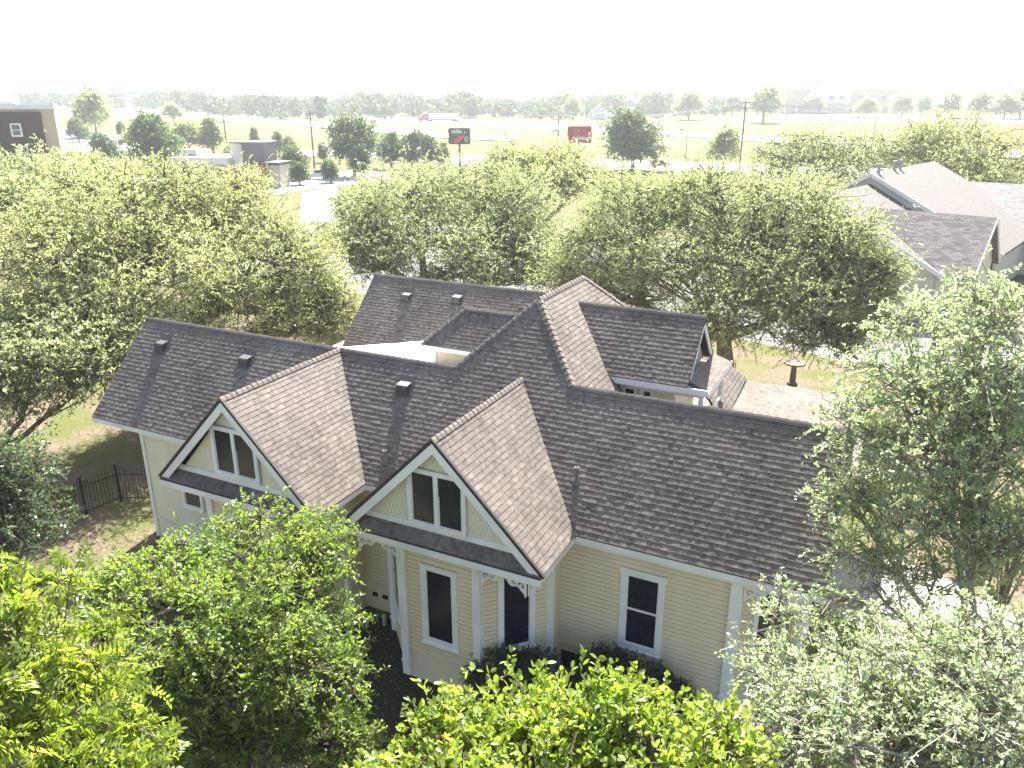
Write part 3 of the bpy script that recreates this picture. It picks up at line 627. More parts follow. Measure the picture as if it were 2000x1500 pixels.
# right dormer body and the balcony porch under it
mb = HB(); mb.box((2.4, 5.35, 4.3), (4.55, 7.9, 6.72)); mb.build('dormer_wall', M['cream_pale'])
mb = HB(); mb.extr([(4.62, 4.95, 6.7), (4.62, 8.05, 6.7), (4.62, 6.5, 8.28)], (0.07, 0, 0)); mb.build('gable_wall', M['cream_pale'])
for vv in (-1, 1):
    nrm = np.array([0, vv, 1.0]) / math.sqrt(2)
    m_ = HB(); m_.beam(np.array((4.97, 6.5 + vv * 1.66, 6.72)) - nrm * 0.07, np.array((4.97, 6.5, 8.35)) - nrm * 0.07, 0.045, 0.17, up=nrm); m_.build('rake_board', M['white'])
trim('fascia', (2.7, 4.86, 6.69), (5.58, 4.86, 6.69), 0.04, 0.17); trim('fascia', (5.58, 4.9, 6.62), (5.58, 8.1, 6.62), 0.04, 0.17)
soff('soffit', [(2.7, 4.88), (5.56, 4.88), (5.56, 8.1), (2.7, 8.1)], 6.60)
trim('frieze', (2.9, 5.28, 6.48), (5.4, 5.28, 6.48), 0.05, 0.22)
window((2.4, 5.35), (4.55, 5.35), 0.55, 1.05, 5.0, 6.42, tw=0.1); window((2.4, 5.35), (4.55, 5.35), 1.12, 1.55, 5.0, 6.42, tw=0.1)
post((5.35, 5.1), 0.07, 4.3, 6.58, 'porch_post'); post((5.35, 7.9), 0.07, 4.3, 6.58, 'porch_post')
mb = HB(); mb.slab([(2.4, 5.0, 4.6), (5.5, 5.0, 4.6), (5.5, 8.0, 4.6), (2.4, 8.0, 4.6)], 0.25); mb.build('balcony_floor', M['white'])
trim('balcony_rail', (4.5, 5.05, 5.62), (5.4, 5.05, 5.62), 0.06, 0.09); trim('balcony_rail', (5.4, 5.05, 5.62), (5.4, 7.9, 5.62), 0.06, 0.09)
for k in range(7): trim('baluster', (4.55 + 0.13 * k, 5.05, 4.7), (4.55 + 0.13 * k, 5.05, 5.58), 0.035, 0.035, up=(0, 1, 0))
mb = HB(); mb.box((4.3, 7.6, 0), (8.8, 12.6, 3.9)); mb.build('porch_wall', M['cream'])
mb = HB(); mb.box((4.3, 7.35, 3.92), (5.5, 10.0, 5.0)); mb.build('porch_wall', M['cream'])
mb = HB(); mb.box((3.25, VW - 0.03, 0.12), (4.15, VW - 0.005, 0.62)); mb.build('crawl_space_hatch', M['glass'])
mb = HB(); mb.box((4.28, VW - 0.12, 0.78), (4.46, VW - 0.02, 1.02)); mb.box((4.25, VW - 0.13, 1.02), (4.49, VW - 0.02, 1.04)); mb.build('meter_box', M['steel'])
mb = HB(); mb.tube([(6.65, VW - 0.03, 0.1), (6.65, VW - 0.03, 0.95), (6.75, VW - 0.03, 1.08), (6.85, VW - 0.03, 0.95), (6.85, VW - 0.03, 0.1)], 0.012, 6); mb.build('conduit', M['cream'])
for k in range(2):
    mb = HB(); u = UGL + 2.55 + 0.35 * k; mb.box((u, VW - 0.03, 0.45), (u + 0.18, VW - 0.004, 0.58)); mb.build('crawl_vent', M['glass'])
# ================================================================== things by the house
def leafy(*a, **k): pass
mb = MB(); bp_ = (-0, 0, 0)
def fence():
    e = empty('iron_fence', (-15.55, 0.7, 0)); tag(e, 'black wrought iron picket fence ending at the house left wall', 'fence')
    pts = [(-15.9, -2.6), (-15.77, -1.05), (-15.56, 0.24), (-15.34, 1.53), (-13.9, 2.25), (-12.0, 2.9)]
    pts = [np.array((x + 15.55, y - 0.7)) for x, y in pts]
    pk = MB(); pk.tube([(0, 0, 0.06), (0, 0, 1.32)], 0.012, 4); pk.lathe([(0.024, 1.30), (0.012, 1.36), (0.001, 1.42)], n=5); base = pk.build('picket', M['iron'], e); first = True
    for i, p in enumerate(pts):
        m_ = MB(); m_.box((p[0] - 0.035, p[1] - 0.035, 0), (p[0] + 0.035, p[1] + 0.035, 1.5)); m_.lathe([(0.05, 1.5), (0.05, 1.53), (0.02, 1.57)], (p[0], p[1], 0), 8); m_.build('post', M['iron'], e)
        if i + 1 < len(pts):
            q = pts[i + 1]; L = np.linalg.norm(q - p); n = int(L / 0.125)
            for z in (0.18, 1.16):
                m_ = MB(); m_.beam((*p, z), (*q, z), 0.03, 0.035); m_.build('rail', M['iron'], e)
            for k in range(1, n):
                r_ = p + (q - p) * k / n; o = base if first else base.copy(); 
                if not first: col.objects.link(o)
                first = False; o.location = (*r_, 0)
fence()
for x, y, h, lab in ((-2.45, -0.55, 0.22, 'short capped clay cleanout pipe in the mulch between the bays'), (-2.05, -0.25, 0.34, 'taller capped clay cleanout pipe in the mulch between the bays')):
    mb = MB(); mb.lathe([(0.055, -0.05), (0.055, h - 0.06), (0.07, h - 0.06), (0.07, h - 0.01), (0.045, h), (0.04, h + 0.02), (0.01, h + 0.025)], n=12); o = mb.build('cleanout_pipe', M['stone']); o.location = (x, y, 0); tag(o, lab, 'pipe')
e = empty('birdbath', (5.7, 26.6, 0)); tag(e, 'brown pedestal birdbath on the lawn under the big oak behind the house', 'birdbath')
mb = MB(); mb.lathe([(0.28, 0), (0.28, 0.12), (0.17, 0.18), (0.14, 0.95), (0.2, 1.05)], n=14); mb.build('pedestal', M['pole'], e)
mb = MB(); mb.lathe([(0.18, 1.05), (0.55, 1.15), (0.58, 1.24), (0.52, 1.24), (0.2, 1.18)], n=18); mb.build('bowl', M['pole'], e)
e = empty('retaining_wall', (-24.8, 23.4, 0), 0.75); tag(e, 'low limestone retaining wall beside the lawn behind the house', 'wall')
for i in range(9):
    for j in range(2):
        mb = MB(); x = -2.7 + i * 0.6 + 0.3 * j; mb.box((x, -0.18 + rng.uniform(0, 0.03), j * 0.22), (x + 0.585, 0.18, j * 0.22 + 0.212)); mb.build('stone', M['stone'], e)
e = empty('storage_tub', (3.55, -0.75, 0), 0.2); tag(e, 'grey plastic tub on the ground between the two dark bushes', 'tub')
mb = MB(); mb.extr([(-0.4, -0.28, 0), (0.4, -0.28, 0), (0.4, 0.28, 0), (-0.4, 0.28, 0)], (0, 0, 0.04)); 
for a, b in (((-0.42, -0.3), (0.42, -0.3)), ((0.42, -0.3), (0.42, 0.3)), ((0.42, 0.3), (-0.42, 0.3)), ((-0.42, 0.3), (-0.42, -0.3))): mb.beam((*a, 0.17), (*b, 0.17), 0.03, 0.34)
mb.build('tub_body', M['steel'], e); mb = MB()
for a, b in (((-0.45, -0.32), (0.45, -0.32)), ((0.45, -0.32), (0.45, 0.32)), ((0.45, 0.32), (-0.45, 0.32)), ((-0.45, 0.32), (-0.45, -0.32))): mb.beam((*a, 0.36), (*b, 0.36), 0.06, 0.03)
mb.build('rim', M['steel'], e)
# ================================================================== trees
def quads(V, F, T, name, m, parent):
    me = bpy.data.meshes.new(name); n = len(V); k = F.shape[1]; nf = len(F)
    me.vertices.add(n); me.vertices.foreach_set('co', V.astype(np.float32).ravel())
    me.loops.add(nf * k); me.loops.foreach_set('vertex_index', F.astype(np.int32).ravel())
    me.polygons.add(nf); me.polygons.foreach_set('loop_start', np.arange(0, nf * k, k, dtype=np.int32))
    me.update(calc_edges=True)
    a = me.attributes.new('tint', 'FLOAT', 'FACE'); a.data.foreach_set('value', T.astype(np.float32))
    return link(name, me, m, parent)
def nrm(a): return a / (np.linalg.norm(a, axis=-1, keepdims=True) + 1e-9)
def leaves(P, D, N, L, Wd, T, seven=False):
    """leaf blades: base P, axis D, normal N, length L, width Wd"""
    S = nrm(np.cross(D, N)); n = len(P); L = L[:, None]; Wd = Wd[:, None]
    if not seven:
        V = np.stack([P, P + D * L * .45 + S * Wd * .5 + N * L * .07, P + D * L - N * L * .06, P + D * L * .45 - S * Wd * .5 + N * L * .07], 1).reshape(-1, 3)
        F = np.arange(4 * n).reshape(n, 4)
        return V, F, T
    V = np.stack([P, P + D * L * .28 + S * Wd * .42 + N * L * .05, P + D * L * .68 + S * Wd * .46 + N * L * .04, P + D * L - N * L * .08,
                  P + D * L * .68 - S * Wd * .46 + N * L * .04, P + D * L * .28 - S * Wd * .42 + N * L * .05], 1).reshape(-1, 3)
    b = np.arange(n)[:, None] * 6
    F = np.stack([b + np.array([0, 1, 2, 3]), b + np.array([0, 3, 4, 5])], 1).reshape(-1, 4)
    return V, F, np.repeat(T, 2)
def grow(name, label, base, blobs, lm, clumps=60, twigs=14, tl=0.5, lpt=9, ls=0.1, lw=0.5, trunk=0.2, bark='bark', seed=1, fork=0.35, shell=0.45,
         pinnate=0.0, up=0.35, cat='tree', group=None, spread=0.35, seven=False, stem_r=0.006, nleafobj=0, low=-0.75, parent_obj=True, stems=1, jag=0.0, droop=0.25):
    g = np.random.default_rng(seed); base = np.array(base, float); base[2] = 0 if len(base) < 3 else base[2]
    bl = [(np.array(b[:3], float) - base, np.array(b[3:6], float)) for b in blobs]
    root = empty(name, base); tag(root, label, cat, group)
    wood = MB(); wt = np.array([b[1][0] * b[1][2] for b in bl]); wt = wt / wt.sum()
    cz = sum(w_ * b[0] for w_, b in zip(wt, bl)); fk = np.array([cz[0] * 0.25, cz[1] * 0.25, max(0.4, cz[2] * fork)])
    for sidx in range(stems):
        off = g.normal(0, 0.5 * (stems > 1), 3) * np.array([1, 1, 0]); wood.tube([off * 0.6, (off + fk) * 0.5 + g.normal(0, .06, 3) * trunk * 4, fk + off * 0.4], [trunk * 1.35, trunk, trunk * .85], 8)
    PP, DD, NN, LL, WW, TT = [], [], [], [], [], []
    nm = max(2, math.ceil(len(bl) / 3.2)); main = [int(np.argmax(wt))]; CB = np.array([q[0] for q in bl])
    while len(main) < min(nm, len(bl)): main.append(int(np.argmax(np.min(np.linalg.norm(CB[:, None] - CB[main][None], axis=2), axis=1))))
    order = main + [i for i in range(len(bl)) if i not in main]; mpaths = []
    for bi in order:
        (c, r), w_ = bl[bi], wt[bi]; is_main = bi in main
        r = np.maximum(r - 0.38 * (spread * r.mean() ** 0.5 + tl * .5), r * .55)
        fk0 = fk
        if not is_main: mp_ = min(mpaths, key=lambda q: np.linalg.norm(q[4] - c)); fk0 = mp_[3]
        mid = fk0 * 0.45 + c * 0.55 + g.normal(0, 0.25, 3) * r * np.array([.5, .5, .3]); mid[2] -= 0.15 * r[2]
        tip = c + np.array([0, 0, r[2] * 0.25])
        t = np.linspace(0, 1, 7)[:, None]; path = (1 - t) ** 2 * fk0 + 2 * t * (1 - t) * mid + t ** 2 * tip; path[1:-1] += g.normal(0, 0.05, (5, 3)) * r.mean()
        wood.tube(path, np.linspace(trunk * (.66 if is_main else .34), trunk * .13, 7), 6); mpaths += [path] if is_main else []
        k = max(3, int(round(clumps * w_)))
        d = nrm(g.normal(size=(k * 4, 3))); d = d[d[:, 2] > low][:k]; k = len(d)
        rad = (1 - shell * g.random(k) ** 1.3)[:, None]; rad *= (1 + jag * g.normal(0, 1, (k, 1)))
        cc = c + d * r * rad
        for i in range(k):
            a = path[g.integers(2, 7)]; m_ = (a + cc[i]) / 2 + g.normal(0, .06, 3) * r.mean(); m_[2] -= 0.06 * r.mean()
            rr = trunk * .13 + 0.008; wood.tube([a, m_, cc[i]], [rr, rr * .6, rr * .25], 4, cap=False)
        # twigs around each clump
        n = k * twigs; ci = np.repeat(np.arange(k), twigs)
        s = spread * (r.mean() ** 0.5)
        st = cc[ci] + g.normal(0, 1, (n, 3)) * s * np.array([1, 1, .7])
        td = nrm(nrm(st - c) * 0.7 + g.normal(0, .65, (n, 3)) + np.array([0, 0, up])); L = tl * g.uniform(.55, 1.3, n)
        sdv = nrm(np.cross(td, g.normal(size=(n, 3))))
        tw = np.repeat(np.arange(n), lpt); q = np.tile((np.arange(lpt) + .6) / lpt, n); sg = np.tile(np.where(np.arange(lpt) % 2, 1.0, -1.0), n)
        dr = np.zeros((len(tw), 3)); dr[:, 2] = -droop * (q ** 2) * L[tw]
        p = st[tw] + td[tw] * (L[tw] * q)[:, None] + dr
        if pinnate:
            ld = nrm(td[tw] * 0.45 + sdv[tw] * sg[:, None] * 0.9 + g.normal(0, .12, p.shape)); ln = nrm(np.cross(td[tw], sdv[tw]) * np.sign(np.cross(td[tw], sdv[tw])[:, 2:3] + 1e-6) + g.normal(0, .22, p.shape))
        else:
            ld = nrm(td[tw] * 0.6 + sdv[tw] * sg[:, None] * 0.5 + g.normal(0, .5, p.shape)); ln = nrm(g.normal(0, .75, p.shape) + np.array([0, 0, .75]))
        PP.append(p); DD.append(ld); NN.append(ln); l_ = ls * g.uniform(.65, 1.25, len(p)); LL.append(l_); WW.append(l_ * lw * g.uniform(.8, 1.2, len(p)))
        TT.append(np.clip(0.5 + (g.normal(0, .20, k))[ci][tw] + g.normal(0, .17, len(p)), 0, 1))
        if stem_r:
            # thin shoots carrying the leaves
            for i in range(0, n, max(1, n // 260)):
                e_ = st[i] + td[i] * L[i] * .9; e_[2] -= droop * .8 * L[i]; wood.tube([cc[ci[i]], st[i], e_], [stem_r * 1.6, stem_r * 1.2, stem_r * .5], 3, cap=False)
    P, D, N = map(np.concatenate, (PP, DD, NN)); L, W_, T = map(np.concatenate, (LL, WW, TT))
    wood.build('trunk', M[bark], root)
    if nleafobj:
        dist = np.linalg.norm(P + base - CC, axis=1); sc = P + base - CC; f_ = sc @ FW; px = np.abs(sc @ RT / f_); py = sc @ UP / f_
        ok = (f_ > 0) & (px < .62) & (py > -.48); key = np.where(ok, dist, 1e6); idx = np.argsort(key)[:nleafobj]
        V, F, T1 = leaves(np.zeros((1, 3)), np.array([[1., 0, 0]]), np.array([[0, 0, 1.]]), np.array([1.]), np.array([lw]), np.array([.6]), True)
        mes = []
        for j in range(4):
            lo = quads(V, F, T1 * 0 + .3 + .18 * j, 'leaf', LM[lm], root); mes.append(lo.data); bpy.data.objects.remove(lo)
        for i in idx:
            x = D[i]; y = nrm(np.cross(N[i], x)); z = np.cross(x, y)
            mm = Matrix(((x[0], y[0], z[0], P[i][0]), (x[1], y[1], z[1], P[i][1]), (x[2], y[2], z[2], P[i][2]), (0, 0, 0, 1)))
            o = bpy.data.objects.new('leaf', mes[g.integers(4)]); col.objects.link(o); o.parent = root; o.matrix_local = mm @ Matrix.Scale(L[i], 4)
        keep = np.ones(len(P), bool); keep[idx] = False; P, D, N, L, W_, T = P[keep], D[keep], N[keep], L[keep], W_[keep], T[keep]
    V, F, T = leaves(P, D, N, L, W_, T, seven)
    cr = quads(V, F, T, 'crown', LM[lm], root)
    if nleafobj: cr['kind'] = 'stuff'
    return root
def B(px, py, dist, rw, rh, depth=1.0):
    """a lobe of foliage seen at (px, py), dist metres off, rw by rh pixels in half-size"""
    c = at(px, py, dist); sl = np.linalg.norm(c - CC); rx = rw * sl / FPX; rz = rh * sl / FPX * 0.95
    return (*c, rx, max(0.6, rx * depth), rz)
def foot(px, py, dist): c = at(px, py, dist); return (c[0], c[1], 0.0)
# --- near trees in front of the house
grow('ash_tree', 'bright lime ash tree with feathery leaflets left of the green tree', foot(60, 1450, 9.5),
     [B(60, 1170, 10, 90, 70), B(140, 1290, 9.8, 85, 70), B(30, 1310, 9.2, 90, 80), B(120, 1420, 9.0, 120, 75), B(200, 1400, 9.8, 70, 80), B(10, 1450, 8.6, 110, 80), B(120, 1560, 8.8, 170, 90)],
     'lime', clumps=150, twigs=11, tl=0.30, lpt=11, ls=0.105, lw=0.36, trunk=0.16, seed=11, pinnate=1, up=0.3, spread=0.16, shell=0.45, droop=.35)
grow('elm_tree', 'broad green elm tree standing in front of the left gable', foot(450, 1430, 14.2),
     [B(320, 1125, 15.5, 105, 62), B(490, 1065, 16, 125, 58), B(610, 1075, 16, 85, 65), B(230, 1180, 14.8, 55, 85), B(330, 1210, 14, 120, 90), B(470, 1190, 14.2, 130, 90), B(600, 1210, 14.5, 95, 95), B(640, 1330, 13.6, 70, 90),
      B(560, 1290, 13.2, 90, 70), B(300, 1330, 13.8, 95, 90), B(430, 1340, 13.6, 100, 90), B(340, 1450, 13.2, 110, 90), B(500, 1450, 13.2, 110, 90), B(655, 1440, 12.6, 60, 80), B(700, 1480, 12.4, 50, 50)],
     'green', clumps=340, twigs=19, tl=0.36, lpt=10, ls=0.092, lw=0.5, trunk=0.22, seed=12, shell=0.4, spread=0.24, up=0.25)
grow('pear_tree', 'yellow-green pear tree top with large round leaves below the bay windows', foot(1100, 1500, 5.2),
     [B(1090, 1490, 6.3, 150, 85), B(900, 1500, 6.2, 130, 75), B(1270, 1475, 6.4, 150, 80), B(1060, 1385, 6.9, 42, 60), B(1195, 1385, 6.9, 42, 60), B(1400, 1490, 6.2, 90, 85), B(790, 1520, 6.0, 60, 60), B(860, 1440, 6.6, 45, 45), B(1080, 1580, 5.6, 330, 110)],
     'lime', clumps=210, twigs=9, tl=0.28, lpt=8, ls=0.090, lw=0.52, trunk=0.13, seed=13, shell=0.5, spread=0.15, up=0.75, seven=True, nleafobj=300, jag=.06)
grow('hawthorn_tree', 'pale grey-green hawthorn tree below the right end of the house', foot(1700, 1480, 8.8),
     [B(1540, 1420, 9.0, 110, 100), B(1700, 1380, 9.2, 130, 110), B(1860, 1360, 9.4, 130, 110), B(1960, 1440, 8.8, 110, 110), B(1760, 1490, 8.4, 160, 80), B(1500, 1300, 10.6, 60, 60), B(1600, 1290, 10.4, 85, 55), B(1790, 1270, 10.2, 90, 60), B(1930, 1260, 10.2, 90, 70), B(1530, 1190, 11.4, 34, 45)],
     'pale', clumps=250, twigs=11, tl=0.30, lpt=9, ls=0.066, lw=0.55, trunk=0.12, bark='bark_grey', seed=14, shell=0.6, spread=0.22, up=0.35, stems=2, jag=.12)
grow('live_oak', 'pale live oak with open grey limbs at the right end of the house', foot(1960, 1290, 17.5),
     [B(1930, 620, 17, 95, 80), B(1820, 640, 18, 95, 75), B(1990, 720, 16, 110, 100), B(1760, 750, 18, 100, 80), B(1880, 770, 17, 130, 100), B(1660, 830, 17, 85, 75), B(1800, 880, 16.5, 120, 80), B(1960, 880, 16, 110, 90),
      B(1650, 960, 16.5, 70, 55), B(1760, 1010, 16, 110, 70), B(1890, 1040, 15.5, 90, 65), B(1690, 1080, 15.8, 65, 50), B(1990, 1050, 15.5, 80, 100), B(1830, 1130, 15, 80, 45), B(1700, 1150, 14.6, 85, 50)],
     'pale', clumps=260, twigs=13, tl=0.46, lpt=10, ls=0.095, lw=0.52, trunk=0.15, bark='bark_grey', seed=15, shell=0.6, spread=0.30, up=0.3, fork=.3, stems=2, jag=.1)
grow('holly_shrub', 'dark green tall shrub in front of the iron fence', foot(20, 1050, 23),
     [B(20, 930, 23, 60, 70), B(60, 1000, 22.5, 50, 70), B(10, 1050, 22, 90, 60), B(-60, 950, 23, 80, 90)], 'oak_d', clumps=90, twigs=16, tl=0.4, lpt=9, ls=0.11, trunk=0.1, seed=16, cat='shrub', shell=.4)
# --- clipped bushes against the wall
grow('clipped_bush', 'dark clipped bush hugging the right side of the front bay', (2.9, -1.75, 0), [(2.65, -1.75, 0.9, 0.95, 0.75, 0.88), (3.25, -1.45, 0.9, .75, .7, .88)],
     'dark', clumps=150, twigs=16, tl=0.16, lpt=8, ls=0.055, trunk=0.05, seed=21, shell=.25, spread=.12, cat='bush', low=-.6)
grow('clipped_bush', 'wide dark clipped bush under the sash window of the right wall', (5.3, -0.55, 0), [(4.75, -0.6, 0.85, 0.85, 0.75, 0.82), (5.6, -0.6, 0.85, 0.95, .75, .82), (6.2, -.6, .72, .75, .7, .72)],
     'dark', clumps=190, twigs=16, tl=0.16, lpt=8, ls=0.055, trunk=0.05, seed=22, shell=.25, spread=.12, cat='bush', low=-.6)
grow('garden_bush', 'bright green bush beside the concrete walk at the house corner', (9.9, 2.6, 0), [(9.9, 2.6, 1.1, .75, .75, 1.1), (10.5, 3.2, .9, .6, .6, .9)],
     'bush', clumps=80, twigs=13, tl=0.22, lpt=8, ls=0.065, trunk=0.06, seed=23, shell=.35, spread=.15, cat='bush', low=-.6)
# --- oaks behind the house
grow('live_oak', 'huge yellowish live oak spreading behind the left wing', foot(300, 740, 40),
     [B(320, 375, 42, 110, 60), B(450, 385, 44, 90, 50), B(200, 420, 40, 130, 75), B(430, 440, 42, 120, 80), B(90, 500, 38, 120, 80), B(300, 520, 38, 140, 85), B(500, 520, 41, 130, 85), B(600, 580, 42, 80, 75), B(150, 610, 36, 130, 80), B(300, 640, 37, 110, 70), B(40, 640, 36, 90, 80), B(570, 480, 43, 80, 60), B(480, 600, 40, 110, 60), B(650, 590, 42, 55, 65), B(600, 640, 40, 60, 30)],
     'oak_y', clumps=470, twigs=34, tl=0.7, lpt=13, ls=0.098, lw=0.62, trunk=0.42, seed=31, shell=0.38, spread=0.42, jag=.05, stem_r=.014)
grow('live_oak', 'drooping live oak whose low limbs hang over the lawn left of the house', foot(-60, 760, 34),
     [B(60, 700, 33, 110, 60), B(190, 720, 33, 75, 60), B(-30, 760, 32, 80, 70), B(150, 660, 34, 80, 60)], 'oak', clumps=150, twigs=22, tl=0.6, lpt=9, ls=0.145, trunk=0.2, seed=32, shell=.5, spread=.4, stem_r=.012)
grow('live_oak', 'round live oak directly behind the rear wing ridge', foot(820, 560, 52),
     [B(800, 388, 54, 120, 65), B(920, 372, 56, 110, 60), B(1000, 410, 56, 90, 60), B(720, 450, 52, 90, 60), B(840, 470, 50, 130, 55), B(960, 480, 52, 120, 60), B(1050, 480, 54, 70, 60), B(740, 510, 50, 75, 40), B(700, 400, 58, 50, 50), B(690, 480, 50, 55, 60), B(1060, 535, 52, 70, 40), B(900, 540, 50, 110, 35)],
     'oak', clumps=370, twigs=32, tl=0.8, lpt=13, ls=0.112, lw=0.62, trunk=0.45, seed=33, shell=.4, spread=.45, jag=.05, stem_r=.016)
grow('live_oak', 'tall live oak right of the rear wing with a deep green underside', foot(1420, 690, 42),
     [B(1250, 400, 45, 110, 70), B(1400, 390, 44, 120, 65), B(1540, 410, 42, 110, 70), B(1640, 480, 40, 95, 80), B(1180, 480, 45, 100, 75), B(1320, 500, 42, 130, 80), B(1480, 510, 40, 130, 85), B(1600, 590, 38, 120, 75), B(1250, 570, 44, 90, 50), B(1440, 610, 38, 110, 60), B(1690, 550, 39, 60, 70), B(1620, 660, 37, 80, 45), B(1120, 545, 45, 70, 45), B(1330, 640, 40, 80, 35)],
     'oak', clumps=480, twigs=34, tl=0.7, lpt=13, ls=0.098, lw=0.62, trunk=0.45, seed=34, shell=.38, spread=.42, jag=.05, stem_r=.014)
grow('live_oak', 'hazy live oak behind the round oak, below the red sign', foot(1060, 400, 78),
     [B(1000, 330, 80, 75, 40), B(1080, 320, 82, 70, 35), B(1130, 350, 78, 60, 45), B(1040, 370, 76, 80, 35)], 'oak_y', clumps=130, twigs=20, tl=1.0, lpt=8, ls=.27, trunk=.4, seed=35, shell=.4, spread=.5, stem_r=.02)
grow('live_oak', 'grey-green live oak left of the shingled neighbour building', foot(1600, 370, 100),
     [B(1560, 300, 102, 85, 45), B(1650, 305, 102, 85, 45), B(1600, 340, 98, 100, 40), B(1700, 290, 104, 60, 40), B(1510, 330, 100, 50, 40)], 'oak', clumps=170, twigs=20, tl=1.0, lpt=8, ls=.25, trunk=.4, seed=36, shell=.4, spread=.5, stem_r=.02)
grow('live_oak', 'golden green live oak behind the shingled neighbour building', foot(1880, 350, 108),
     [B(1800, 285, 108, 70, 45), B(1870, 270, 110, 75, 45), B(1960, 300, 106, 75, 55), B(1850, 320, 106, 90, 40), B(1930, 345, 104, 90, 35)], 'oak_y', clumps=190, twigs=20, tl=1.0, lpt=8, ls=.25, trunk=.4, seed=37, shell=.4, spread=.5, stem_r=.02)
grow('cedar_elm', 'bright green elm thicket below the brown hotel tower', foot(90, 400, 62),
     [B(60, 362, 60, 100, 45), B(150, 345, 64, 60, 40), B(20, 400, 56, 80, 45), B(120, 385, 60, 80, 40)], 'oak', clumps=170, twigs=20, tl=.9, lpt=8, ls=.24, trunk=.3, seed=38, shell=.4, spread=.5, stem_r=.016)

def litter():
    g = np.random.default_rng(9); n = 9000
    x = np.concatenate([g.uniform(-20, -12, n // 2), g.uniform(-8, 11, n // 2)]); y = np.concatenate([g.uniform(-6, 8, n // 2), g.uniform(-9, 0, n // 2)])
    P = np.stack([x, y, np.full(n, .016) + g.uniform(0, .015, n)], 1); a = g.uniform(0, 6.28, n); D = nrm(np.stack([np.cos(a), np.sin(a), g.normal(0, .15, n)], 1)); N = nrm(np.stack([g.normal(0, .25, n), g.normal(0, .25, n), np.ones(n)], 1)); L = g.uniform(.04, .09, n)
    V, F, T = leaves(P, D, N, L, L * .55, g.random(n)); o = quads(V, F, T, 'leaf_litter', LM['litter'], None); tag(o, 'dry leaf litter strewn over the beds and the left yard', 'leaf litter', kind='stuff')
litter()

